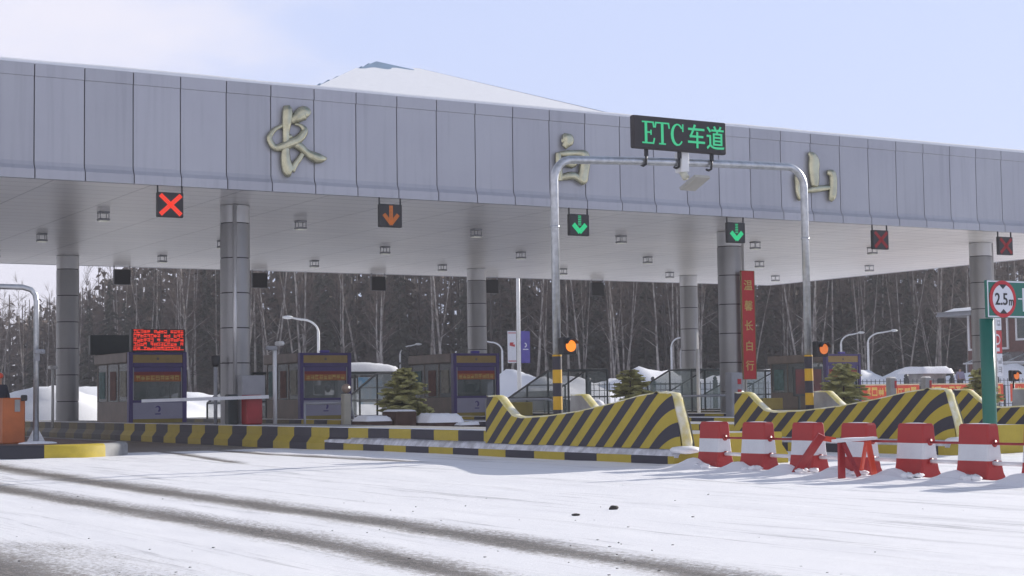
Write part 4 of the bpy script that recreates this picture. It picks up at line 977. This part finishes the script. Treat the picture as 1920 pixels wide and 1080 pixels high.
# ------------------------------------------------------------------ young conifers
def conifer(h, r, seed, mname, dens=1.0, droop=.25, tw=.05, cone=.75):
    rg = random.Random(seed); mb = MB(); trunk = MB(); trunk.tube([(0, 0, 0), (0, 0, h*.5), (0, 0, h)], [tw, tw*.6, .008], 7)
    n = int(52*dens)
    for k in range(n):
        z = h*(.06+.92*(k/n)**.9); R_ = r*(1-(z/h))**cone*rg.uniform(.65, 1.12)+.05; a = rg.uniform(0, 2*math.pi)
        d = Vector((math.cos(a), math.sin(a), 0)); s = Vector((-d.y, d.x, 0)); m = max(5, int(R_*26/max(.6, h**.35)))
        tip_up = rg.uniform(-.1, .25)
        trunk.tube([(0, 0, z), tuple(d*R_*.9+Vector((0, 0, z+R_*(tip_up-droop*.3))))], [.012, .004], 3, False)
        for q in range(m):
            f = (q+.6)/m; c = d*R_*f+Vector((0, 0, z+R_*f*tip_up-droop*R_*f*f))
            for sgn in (-1, 1):
                ln = (.30*R_*(1-f*.55)+.04)*rg.uniform(.6, 1.25); e = c+s*sgn*ln+d*ln*.75+Vector((0, 0, rg.uniform(-.35, .15)*ln)); wv = Vector((rg.uniform(-.4, .4), rg.uniform(-.4, .4), .5)).normalized()*(.035*max(1, h**.55))
                mb.add([c-wv, c+wv, e+wv*.35, e-wv*.2], [(0, 1, 2, 3)])
    return trunk, mb
def young(x, y, z, h, r, seed, lab):
    t = thing('young_conifer', lab, 'conifer', (x, y, z), 'young conifers on the islands'); tr, fo = conifer(h, r*1.35, seed, 'fir', 2.0, .05, .05, .5)
    tr.v = [(a+x, b+y, c+z) for a, b, c in tr.v]; fo.v = [(a+x, b+y, c+z) for a, b, c in fo.v]
    build(tr, 'trunk', 'twig', t); build(fo, 'needles', 'fir', t, fix=False)
young(21.9, 43.1, .45, 1.6, .62, 3, 'young yellow green conifer between the second and third booths')
young(29.8, 42.9, .45, 1.5, .62, 5, 'young conifer behind the nearest crash barrier nose')
young(34.3, 38.0, .4, 1.62, .62, 7, 'young conifer in front of the right hand booth')
young(37.6, 35.6, .2, 1.6, .5, 9, 'young conifer half hidden by the green sign post')

# ------------------------------------------------------------------ vertical banner, reader cabinet, thin pole, lumps
BX, BY = 33.78, 42.1
t = thing('vertical_banner', 'tall red vertical board with five gold characters fixed beside the front column', 'banner', (34.5, 42.0, 2.0))
bx0, bx1 = 33.62, 34.14; bz0, bz1 = 1.60, 5.12
build(MB().bbox((bx0, BY-.14, bz0), (bx1, BY-.08, bz1), .01), 'board', 'redm', t)
ed = MB()
for a, b in (((bx0-.012, bz0-.012), (bx0, bz1+.012)), ((bx1, bz0-.012), (bx1+.012, bz1+.012)), ((bx0+.001, bz1), (bx1-.001, bz1+.012)), ((bx0+.001, bz0-.012), (bx1-.001, bz0))): ed.box((a[0], BY-.15, a[1]), (b[0], BY-.07, b[1]))
build(ed, 'edge_trim', mat('tarnished gold trim', (.3, .2, .08), .5), t)
for ch_, z in zip('\u6e29\u99a8\u957f\u767d\u884c', (4.66, 3.99, 3.34, 2.68, 2.04)): build(text_mb(ch_, .33, ((bx0+bx1)/2, BY-.145, z), .014, off=.006), 'gold_character', 'goldtext', t)
t = thing('reader_cabinet', 'tall grey cabinet with two red marks at the foot of the banner column', 'cabinet', (31.3, 39.65, .2))
build(MB().bbox((31.22, 39.55, .2), (31.66, 39.9, 1.78), .03), 'cabinet', 'greysteel', t); build(MB().box((31.44, 39.54, 1.42), (31.58, 39.549, 1.58)).box((31.44, 39.54, 1.12), (31.58, 39.549, 1.26)), 'red_mark', 'signred', t); build(MB().ball((31.62, 39.53, 1.17), .05, 10), 'lamp', emis('glowing spot', (1, .98, .92), 1.1), t)  # small glowing ball on the cabinet front
t = thing('white_pole', 'thin white upright pole in front of the rear column right of the crash barrier', 'pole', (36.5, 48.2, 0))
build(MB().tube([(36.5, 48.2, .0), (36.5, 48.2, 2.78)], .065, 10), 'pole', 'whitesteel', t); build(MB().disc((36.5, 48.2, .0), .14, .03, 14, 'z'), 'base', 'whitesteel', t)
tag(build(MB().ball((22.15, 33.4, .85), .26, 14, (1.0, .8, .75), .08).ball((22.5, 33.25, .8), .2, 12, (1.5, .8, .45), .08).box((22.0, 33.2, .45), (22.6, 33.6, .75)), 'snow_heap', 'snowdirty'), 'small grey snow heap on a box behind the first crash barrier', 'snow heap')
for x, y, lab in ((42.55, 44.6, 'grey lane post with a red reflector, left one above the second crash barrier'), (43.7, 44.0, 'grey lane post with a red reflector, right one above the second crash barrier')):
    t = thing('lane_post', lab, 'post', (x, y, .2), 'grey lane posts with red reflectors'); build(MB().bbox((x-.15, y-.12, .2), (x+.15, y+.12, 1.62), .02), 'post', 'greysteel', t); build(MB().box((x+.06, y-.13, 1.25), (x+.16, y-.121, 1.52)), 'reflector', 'signred', t); build(snowcap(x-.15, x+.15, y-.12, y+.12, 1.615, .05), 'snow_cap', 'snow', t)
t = thing('framed_poster', 'dark red poster panel on the side of the right hand booth', 'poster', (44.2, 49.4, .8))
build(MB().bbox((41.95, 49.3, 1.0), (43.45, 49.38, 2.15), .02), 'frame', 'darkframe', t); build(MB().box((42.05, 49.285, 1.1), (43.35, 49.298, 2.05)), 'panel', mat('dark red print', (.16, .02, .02), .5, c2=(.07, .02, .02), scale=1.5), t); build(MB().box((42.2, 49.33, .5), (42.3, 49.37, .999)).box((43.1, 49.33, .5), (43.2, 49.37, .999)), 'leg', 'darkframe', t)
for x, y, lab in ((28.6, 47.8, 'ochre bin board low between the glass shelters, left'), (41.4, 50.0, 'ochre board low at the foot of the banner column')):
    tag(build(MB().bbox((x-.5, y-.1, .5), (x+.5, y+.1, .95), .02), 'low_board', 'ochre'), lab, 'board')

# ------------------------------------------------------------------ beyond the plaza
def lamp(x, y, h, dirx, lab, diry=0):
    t = thing('street_lamp', lab, 'street lamp', (x, y, 0), 'white curved street lamps'); r = 1.0
    pl = [(x, y, 0), (x, y, h-1.0)]
    for k in range(1, 9): a = math.pi/2*k/8; pl.append((x+dirx*r*(1-math.cos(a)), y+diry*r*(1-math.cos(a)), h-1.0+.75*math.sin(a)))
    pl.append((x+dirx*(r+.55), y+diry*(r+.55), h-.14)); build(MB().tube(pl, [.085]*2+[.06]*8+[.05], 8), 'pole', 'whitesteel', t)
    build(MB().ball((x+dirx*(r+.75), y+diry*(r+.75), h-.12), .35, 10, (1, .45, .3)), 'lamp_head', 'whitesteel', t)
lamp(38.0, 85.5, 5.95, -.85, 'white curved street lamp above the second booth, head to the left', .5)
lamp(63.3, 125.4, 5.9, .8, 'white curved street lamp left of the third booth, head to the right', -.4)
lamp(64.8, 110.7, 5.7, -.8, 'white curved street lamp right of the third booth, head to the left', .4)
lamp(77.3, 105.5, 5.9, .6, 'white curved street lamp just left of the rear column, left one of a pair', -.35)
lamp(80.3, 108.3, 5.6, .35, 'white curved street lamp half hidden by the rear column, right one of a pair', -.2)
lamp(87.5, 97.1, 5.9, .75, 'white curved street lamp above the right hand booth, left of two', -.5)
lamp(85.1, 91.5, 5.8, .95, 'white curved street lamp between the right hand booth and the right column', -.6)
t = thing('banner_mast', 'tall white mast carrying a white and a violet hanging flag', 'mast', (46.25, 77.2, 0))
build(MB().tube([(46.25, 77.2, 0), (46.25, 77.2, 12)], [.12, .09], 12), 'mast', 'whitesteel', t)
build(MB().box((45.55, 77.18, 3.0), (46.08, 77.22, 4.75)), 'white_flag', 'signwhite', t); build(MB().box((46.40, 77.18, 3.0), (46.95, 77.22, 4.75)), 'violet_flag', 'violet_flag', t)
build(MB().prism([(45.65, 3.95), (45.98, 3.88), (45.98, 4.02), (45.86, 4.02), (45.92, 4.12), (45.68, 4.12)], 77.165, 77.178).box((45.57, 77.165, 3.08), (46.06, 77.178, 3.13)).box((45.57, 77.165, 4.62), (46.06, 77.178, 4.66)), 'red_emblem', 'signred', t)
rg_ = MB(); rg_.prism([(46.62+.13*math.cos(a), 3.98+.13*math.sin(a)) for a in np.linspace(-1.6, 1.6, 10)]+[(46.62+.07*math.cos(a), 3.98+.07*math.sin(a)) for a in np.linspace(1.6, -1.6, 10)], 77.165, 77.178); rg_.box((46.5, 77.165, 3.72), (46.84, 77.178, 3.77)); build(rg_, 'white_emblem', 'signwhite', t)
# snow topped shelter with poster behind second booth
t = thing('bus_shelter', 'small shelter with a thick snow cap and a blue and white poster', 'shelter', (32.4, 68.2, 0))
f = MB()
for x in (31.2, 32.1, 33.6): f.box((x-.04, 68.16, 0), (x+.04, 68.24, 2.3))
f.box((30.6, 67.3, 2.25), (34.0, 69.0, 2.38)); build(f, 'frame', 'darkframe', t)
build(snowcap(30.5, 34.05, 67.2, 69.1, 2.385, .38), 'snow_cap', 'snow', t); build(MB().box((32.35, 68.3, .9), (33.55, 68.34, 2.15)), 'poster', 'sign_blue', t); build(MB().box((31.3, 68.3, .3), (32.25, 68.34, 2.1)), 'white_board', 'signwhite', t)
t = thing('snowy_hut', 'low grey hut with a rounded snow cap above the yellow lettered banner', 'hut', (72.9, 73.3, 0))
build(MB().bbox((72.0, 72.7, 0), (73.9, 74.2, 2.2), .03), 'wall', 'conc', t); build(snowcap(71.5, 74.4, 72.3, 74.6, 2.2, .42), 'snow_cap', 'snow', t); build(MB().box((73.2, 72.66, .2), (73.7, 72.699, 1.9)), 'door', 'darkframe', t)
# red banner with yellow letters
t = thing('long_banner', 'long low red banner with pale yellow lettering along the fence', 'banner', (71, 69.2, 0))
rg = random.Random(3); segs = [(63.6, 68.2), (68.5, 75.0), (75.6, 84.0)]
M['ban_red'] = mat('sunlit red cloth', (.75, .075, .02), .7, var=.2); M['ban_yel'] = mat('yellow print', (.85, .55, .12), .6)
for a, b in segs:
    yb = 69.2; p = build(MB().box((a, yb, .48), (b, yb+.02, 1.50)), 'cloth', 'ban_red', t); gm = MB(); glyph_row(gm, a+.4, b-.2, yb-.001, 1.12, .46, int((b-a-.6)/.5), rg, .22); build(gm, 'lettering', 'ban_yel', p)
    build(MB().box((a, yb-.004, 1.505), (b, yb+.03, 1.57)).box((a, yb-.004, .42), (b, yb+.03, .475)), 'hem', mat('pale hem', (.8, .66, .42), .7), p)
build(MB().box((63.4, 69.3, 0), (63.5, 69.4, 1.45)).box((68.3, 69.3, 0), (68.4, 69.4, 1.45)).box((75.2, 69.3, 0), (75.3, 69.4, 1.45)), 'stake', 'darkframe', t)
# iron fences
def fence(x0, y0, x1, y1, lab, h=1.75, step=.32):
    t = thing('iron_fence', lab, 'fence', (x0, y0, 0)); L_ = math.hypot(x1-x0, y1-y0); n = int(L_/step); m = MB()
    for k in range(n+1): f = k/n; x, y = x0+(x1-x0)*f, y0+(y1-y0)*f; m.box((x-.014, y-.014, .1), (x+.014, y+.014, h+.12))
    build(m, 'bars', 'darkframe', t); r = MB()
    for z in (.3, h*.82, h): r.tube([(x0, y0, z), (x1, y1, z)], .022, 4)
    build(r, 'rail', 'darkframe', t); p = MB(); n = max(1, int(L_/3.4))
    for k in range(n+1): f = k/n; x, y = x0+(x1-x0)*f, y0+(y1-y0)*f; build(MB().box((x-.1, y-.1, 0), (x+.1, y+.1, h+.2)).ball((x, y, h+.30), .13, 8), 'post', 'darkframe', t)
fence(50, 76, 66, 74, 'black iron fence in front of the snow bank behind the nose of the first barrier')
fence(66.6, 72.5, 96, 71.5, 'black iron fence behind the red and yellow banner')
# snow banks
def bank(pts, hgt, wid, seed, lab, jag=1):
    mb = MB(); n = 90; m = 12; sp = smoothpts(pts, 12); N_ = len(sp); vs = []
    for i in range(n+1):
        f = i/n*(N_-1); a = int(min(f, N_-2)); q = sp[a]*(1-(f-a))+sp[a+1]*(f-a); d = sp[a+1]-sp[a]; d = d/np.linalg.norm(d); nx = np.array([-d[1], d[0]])
        ef = min(1, min(i, n-i)/8)
        for j in range(m+1):
            t_ = j/m*2-1; hh = hgt*ef*(1-t_*t_)**.8*(.45+1.0*float(fbm(np.array([q[0]*.45+seed]), np.array([q[1]*.45+t_*1.5]), 5)[0])); p_ = q+nx*wid*t_
            vs.append((p_[0], p_[1], max(hh, 0)-.02))
    mb.add(vs, [(i*(m+1)+j, (i+1)*(m+1)+j, (i+1)*(m+1)+j+1, i*(m+1)+j+1) for i in range(n) for j in range(m)], True)
    tag(build(mb, 'snow_bank', 'snow'), lab, 'snow bank')
bank([(16, 66), (24, 78), (34, 84), (44, 88)], 1.5, 4, 1, 'lumpy bank of ploughed snow behind the left columns and booths')
bank([(17, 70), (20, 74), (23, 77)], 1.5, 2.5, 4, 'bluish snow pile left of the rear left column')
bank([(46, 84), (58, 86), (70, 84), (84, 82), (100, 76), (115, 70)], 2.7, 4, 2, 'long white snow bank behind the iron fences')
# parked dark car far behind
def car(x, y, rz, lab, m='car_dark'):
    t = thing('parked_car', lab, 'car', (0, 0, 0)); 
    prof = [(-2.1, .35), (-2.15, .75), (-1.9, .9), (-1.2, .95), (-.6, 1.38), (.7, 1.42), (1.3, .98), (2.0, .88), (2.15, .6), (2.1, .35)]
    build(MB().prism(prof, -.85, .85), 'body', m, t); build(MB().prism([(-1.05, .96), (-.57, 1.33), (.66, 1.37), (1.12, .99)], -.86, .86), 'windows', 'glass', t)
    for xx in (-1.35, 1.35):
        for s in (-1, 1): build(MB().disc((xx, s*.87 if s < 0 else s*.87-.2, .33), .33, .2, 18), 'wheel', 'black', t)
    build(snowcap(-.6, .7, -.75, .75, 1.41, .12), 'roof_snow', 'snow', t)
    t.location = (x, y, 0); t.rotation_euler = (0, 0, rz)
car(27.8, 66.5, R(15), 'dark parked car with a snowy roof behind the white barrier arm')
car(41.5, 68.0, R(-10), 'dark parked car with a snowy roof behind the glass shelter left of the gantry foot')
# building at the right
t = thing('station_building', 'brown brick building with white window frames and a snowy roof', 'building', (90, 84, 0))
BU = 91.8
build(MB().box((BU, 78, 0), (104, 88, 6.7)), 'wall', 'brick', t)
def wframe(y0, y1, z0, z1, w_=.15):
    m = MB(); x0, x1 = BU-.1, BU-.003; m.box((x0, y0, z0), (x1, y0+w_, z1)); m.box((x0, y1-w_, z0), (x1, y1, z1)); m.box((x0, y0+w_+.001, z0), (x1, y1-w_-.001, z0+w_)); m.box((x0, y0+w_+.001, z1-w_), (x1, y1-w_-.001, z1)); return build(m, 'window_frame', 'white', t)
wframe(84.0, 87.9, 4.1, 6.9)
wf2 = wframe(78.6, 83.3, 4.7, 6.5); build(MB().box((BU-.05, 78.76, 4.86), (BU-.02, 83.14, 6.34)), 'pane', 'glass', wf2)
wf3 = wframe(78.4, 85.2, .4, 3.1); build(MB().box((BU-.05, 78.56, .56), (BU-.02, 85.04, 2.94)), 'pane', 'glass_green', wf3)
build(MB().prism([(BU-1.0, 6.72), (BU-.8, 7.05), (104.6, 7.05), (104.6, 6.72)], 77.5, 90.2), 'roof', 'greysteel', t)
build(snowcap(BU-1.1, 104.7, 77.4, 90.4, 7.04, .5), 'roof_snow', 'snow', t)
build(MB().add([(BU-2.6, 78.2, 3.15), (BU-2.6, 86.0, 3.15), (BU-.12, 86.0, 3.9), (BU-.12, 78.2, 3.9)], [(0, 1, 2, 3)]), 'entrance_canopy', 'glass_green', t)
f = MB()
for y in (78.3, 80.2, 82.1, 84.0, 85.9): f.tube([(BU-2.6, y, 3.1), (BU-.1, y, 3.85)], .05, 6)
f.tube([(BU-2.6, 78.2, 3.1), (BU-2.6, 86, 3.1)], .06, 6).tube([(BU-2.5, 85.8, 0), (BU-2.5, 85.8, 3.1)], .06, 6); build(f, 'canopy_frame', 'white', t)
# pillar sign
t = thing('pillar_sign', 'tall stacked white and red sign panel between the right column and the building', 'sign', (61, 56.7, 0))
SXX = 61.0; SYY = 56.8
build(MB().box((60.86, SYY, 0), (61.0, SYY+.14, 4.75)), 'post', 'whitesteel', t)
for z0, z1, m_ in ((4.05, 4.75, 'signwhite'), (2.92, 4.04, 'signred'), (1.8, 2.91, 'signwhite')): build(MB().bbox((60.35, SYY-.08, z0+.01), (61.5, SYY-.01, z1-.01), .01), 'panel', m_, t)
em = MB(); em.prism([(61.15+.22*math.cos(a), 3.6+.27*math.sin(a)) for a in np.linspace(0, 2*math.pi, 20)[:-1]], SYY-.095, SYY-.082); em.box((61.0, SYY-.095, 3.02), (61.3, SYY-.082, 3.2)); build(em, 'emblem', 'signwhite', t)
em = MB(); em.prism([(61.15+.16*math.cos(a), 3.6+.18*math.sin(a)) for a in np.linspace(0, 2*math.pi, 20)[:-1]], SYY-.11, SYY-.096); build(em, 'emblem_core', 'signred', t)
gm = MB(); rg = random.Random(9); glyph_row(gm, 60.9, 61.45, SYY-.083, 2.55, .3, 2, rg, .2); glyph_row(gm, 60.9, 61.45, SYY-.083, 2.1, .3, 2, rg, .2); glyph_row(gm, 60.9, 61.45, SYY-.083, 4.4, .3, 2, rg, .3); build(gm, 'lettering', 'greysteel', t)
person(81.6, 79.0, .95, R(-30), 'person in a lilac jacket standing behind the fence left of the right column', 'lilac')
tag(build(MB().ball((81.6, 79.0, .1), 1.5, 16, (1.2, 1.1, .62), .1), 'snow_mound', 'snow'), 'snow mound under the person in the lilac jacket', 'snow mound')

# ------------------------------------------------------------------ trees
def birch(seed, h=16, lean=.0):
    rg = random.Random(seed); tr = MB(); cr_ = MB()
    def path(p, d, L_, n, wob):
        pts = [p]; 
        for k in range(n):
            d = (d+Vector((rg.uniform(-wob, wob), rg.uniform(-wob, wob), .0))).normalized(); p = p+d*(L_/n); pts.append(p)
        return pts, d
    stems = rg.choice([1, 1, 1, 2, 2])
    for s in range(stems):
        a = rg.uniform(0, 6.28); d = Vector((math.cos(a)*.10*(s > 0)+rg.uniform(-.06, .06), math.sin(a)*.10*(s > 0), 1)).normalized()
        H = h*rg.uniform(.8, 1.0); pts, _ = path(Vector((0, 0, 0)), d, H, 14, .03); r0 = rg.uniform(.09, .14)*(1 if s == 0 else .8)
        tr.tube(pts, [r0*(1-.88*(k/14)) for k in range(15)], 6)
        for k in range(5, 15):
            for b in range(rg.choice([1, 2, 2])):
                a = rg.uniform(0, 6.28); el = rg.uniform(.5, 1.2); dd = Vector((math.cos(a)*math.cos(el), math.sin(a)*math.cos(el), math.sin(el))); L_ = rg.uniform(1.2, 3.4)*(1.3-k/15)
                bp, bd = path(pts[k], dd, L_, 4, .18); br = r0*(1-.88*(k/14))*.45
                (tr if b == 0 and k < 7 else cr_).tube(bp, [br, br*.8, br*.6, br*.4, .008], 4, False)
                for q in range(1, 5):
                    for _q in range(3):
                        dd2 = (bd+Vector((rg.uniform(-.8, .8), rg.uniform(-.8, .8), rg.uniform(-.3, .6)))).normalized(); e = bp[q]+dd2*rg.uniform(.4, 1.2); cr_.tube([bp[q], bp[q]*.5+e*.5+Vector((0, 0, .06)), e], [.012, .010, .004], 3, False)
    return tr, cr_
def darktree(seed, h=16):
    rg = random.Random(seed); tr = MB(); cr_ = MB(); pts = [Vector((0, 0, 0))]; d = Vector((rg.uniform(-.04, .04), rg.uniform(-.04, .04), 1))
    for k in range(10): d = (d+Vector((rg.uniform(-.03, .03), rg.uniform(-.03, .03), 0))).normalized(); pts.append(pts[-1]+d*h/10)
    tr.tube(pts, [.19*(1-.85*k/10) for k in range(11)], 7)
    for k in range(90):
        f = rg.uniform(.12, 1); p = pts[int(f*9.99)]; a = rg.uniform(0, 6.28); L_ = rg.uniform(.7, 2.6)*(1.15-f*.6); e = p+Vector((math.cos(a)*L_, math.sin(a)*L_, rg.uniform(-.2, .9)*L_)); cr_.tube([p, (p+e)/2+Vector((0, 0, .1)), e], [.03, .02, .006], 3, False)
        for q in range(7):
            s = p+(e-p)*rg.uniform(.3, 1); e2 = s+Vector((rg.uniform(-.6, .6), rg.uniform(-.6, .6), rg.uniform(-.25, .55))); cr_.tube([s, e2], [.014, .005], 3, False)
    return tr, cr_
protos = {'b': [], 'd': [], 's': []}
def mktree(kind, seed, h):
    if kind == 'b': tr, c_ = birch(seed, h); mt, mc, nm, cat = 'bark', 'twig', 'birch_tree', 'birch'
    elif kind == 'd': tr, c_ = darktree(seed, h); mt, mc, nm, cat = 'darkbark', 'twig', 'bare_tree', 'bare tree'
    else: tr, c_ = conifer(h, 2.1, seed, 'spruce', 1.7, .45, .16); mt, mc, nm, cat = 'darkbark', 'spruce', 'spruce_tree', 'spruce'
    t = thing(nm, 'tree', cat, (0, 0, 0)); build(tr, 'trunk', mt, t, fix=False); build(c_, 'crown', mc, t, fix=False); return t
for k in range(7): protos['b'].append(mktree('b', 20+k, 16))
for k in range(4): protos['d'].append(mktree('d', 60+k, 16))
for k in range(4): protos['s'].append(mktree('s', 80+k, 15))
GR = {'b': ('pale trunked bare birch in the wood behind the plaza', 'birches in the wood'), 'd': ('dark bare leafless tree in the wood behind the plaza', 'bare trees in the wood'), 's': ('dark green spruce in the wood behind the plaza', 'spruces in the wood')}
rg = random.Random(77); used = set()
def place(kind, x, y, sc, lab=None, lean=0):
    k = rg.randrange(len(protos[kind])); p = protos[kind][k]; lab = lab or GR[kind][0]
    s = sc
    if (kind, k) not in used: used.add((kind, k)); t = p; t.location = (x, y, 0)
    else: t = dup(p, (x, y, 0))
    t['label'] = lab; t['group'] = GR[kind][1]; t.rotation_euler = (lean*.5, lean, rg.uniform(0, 6.28)) if lean else (0, 0, rg.uniform(0, 6.28)); t.scale = (s, s, s*rg.uniform(.92, 1.1)); return t
def ray(px, D):            # ground point of the wood's edge seen under a bearing, D metres deep
    a = _th+math.atan((px-960)/3077.); q = D/math.cos(a-_th); return q*math.sin(a), q*math.cos(a)
# wood edge: a gently curved belt running left-right behind the plaza
def edgeD(px): return np.interp(px, [-150, 60, 200, 300, 1000, 2000], [178, 172, 150, 134, 134, 132])
def hs(px): return float(np.interp(px, [-150, 110, 200, 260, 400, 1500, 1800, 2100], [.80, .80, .86, .95, 1.02, .98, .92, .9]))
for k in range(125):        # birches at the front edge
    px = -60+k*16.6+rg.uniform(-14, 14)+26*math.sin(k*.9)+18*math.sin(k*2.3)
    if 520 < px < 1080 and rg.random() < .25: continue
    D = edgeD(px)+rg.uniform(-3, 9); x, y = ray(px, D); place('b', x, y, hs(px)*rg.uniform(.9, 1.15), lean=rg.uniform(-.09, .09))
for k in range(75):
    px = -100+k*28+rg.uniform(-14, 14); D = edgeD(px)+rg.uniform(4, 16); x, y = ray(px, D); place('d', x, y, hs(px)*rg.uniform(.85, 1.1))
for k in range(62):
    px = -100+k*34+rg.uniform(-22, 22)
    if px < 230 and rg.random() < .6: continue
    D = edgeD(px)+rg.uniform(5, 20); x, y = ray(px, D); place('s', x, y, hs(px)*rg.uniform(.8, 1.1))
for px, D, sc in ((165, 140, .62), (205, 141, .80), (232, 139, .72), (62, 150, .55), (120, 146, .50)):
    x, y = ray(px, D); place('s', x, y, sc, 'dark spruce standing at the left end of the wood near the rear left column')
# deep wood: one dense mass of trunks and boughs behind the trees one can tell apart
fm = MB(); ft = MB(); rg2 = random.Random(5)
for k in range(1100):
    px = rg2.uniform(-140, 2080); D = edgeD(px)+rg2.uniform(14, 46); x, y = ray(px, D); h = 16.5*hs(px)*rg2.uniform(.8, 1.08); r = rg2.uniform(.1, .2)
    ft.tube([(x, y, 0), (x+rg2.uniform(-.4, .4), y, h)], [r, .05], 4, False)
    for q in range(46 if k%2 else 14):
        z = h*rg2.uniform(.03, 1)**.9; R_ = 2.1*(1-z/h)**.55+.3; a = rg2.uniform(0, 6.28); e = (x+math.cos(a)*R_, y+math.sin(a)*R_, z-.35); wv = rg2.uniform(.18, .42)
        fm.add([(x, y, z+wv*.3), (x+math.cos(a+.4)*R_*.6, y+math.sin(a+.4)*R_*.6, z-wv), e, (x+math.cos(a-.4)*R_*.6, y+math.sin(a-.4)*R_*.6, z+wv*.2)], [(0, 1, 2, 3)])
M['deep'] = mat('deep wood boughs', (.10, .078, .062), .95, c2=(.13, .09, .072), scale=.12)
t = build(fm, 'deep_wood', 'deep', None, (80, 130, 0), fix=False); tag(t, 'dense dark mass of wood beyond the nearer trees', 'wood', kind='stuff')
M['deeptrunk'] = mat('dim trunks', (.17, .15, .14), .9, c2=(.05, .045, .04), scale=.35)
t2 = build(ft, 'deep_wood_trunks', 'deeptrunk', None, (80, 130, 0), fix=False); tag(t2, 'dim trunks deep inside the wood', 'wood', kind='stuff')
# undergrowth along the edge
ug = MB()
for k in range(16000):
    px = rg2.uniform(-140, 2080); D = edgeD(px)+rg2.uniform(-4, 14); x, y = ray(px, D); h = rg2.uniform(.8, 3.2); ug.add([(x, y, 0), (x+.05, y+.02, 0), (x+rg2.uniform(-.5, .5), y+rg2.uniform(-.5, .5), h)], [(0, 1, 2)])
tag(build(ug, 'undergrowth', 'twig', None, (80, 130, 0), fix=False), 'brown leafless undergrowth along the edge of the wood', 'undergrowth', kind='stuff')
m = bpy.data.materials.new('haze'); m.use_nodes = True; t_ = m.node_tree; t_.nodes.clear()
o_ = t_.nodes.new('ShaderNodeOutputMaterial'); v_ = t_.nodes.new('ShaderNodeVolumePrincipled'); v_.inputs['Color'].default_value = (.85, .86, .93, 1); v_.inputs['Density'].default_value = .0009
t_.links.new(v_.outputs[0], o_.inputs['Volume'])
hb = MB().box((-420, -80, -1.5), (720, 820, 26)); M['haze'] = m; h_ = build(hb, 'haze', 'haze'); h_['kind'] = 'stuff'; h_['label'] = 'thin pale winter haze'
print('objects', len(scene.objects))
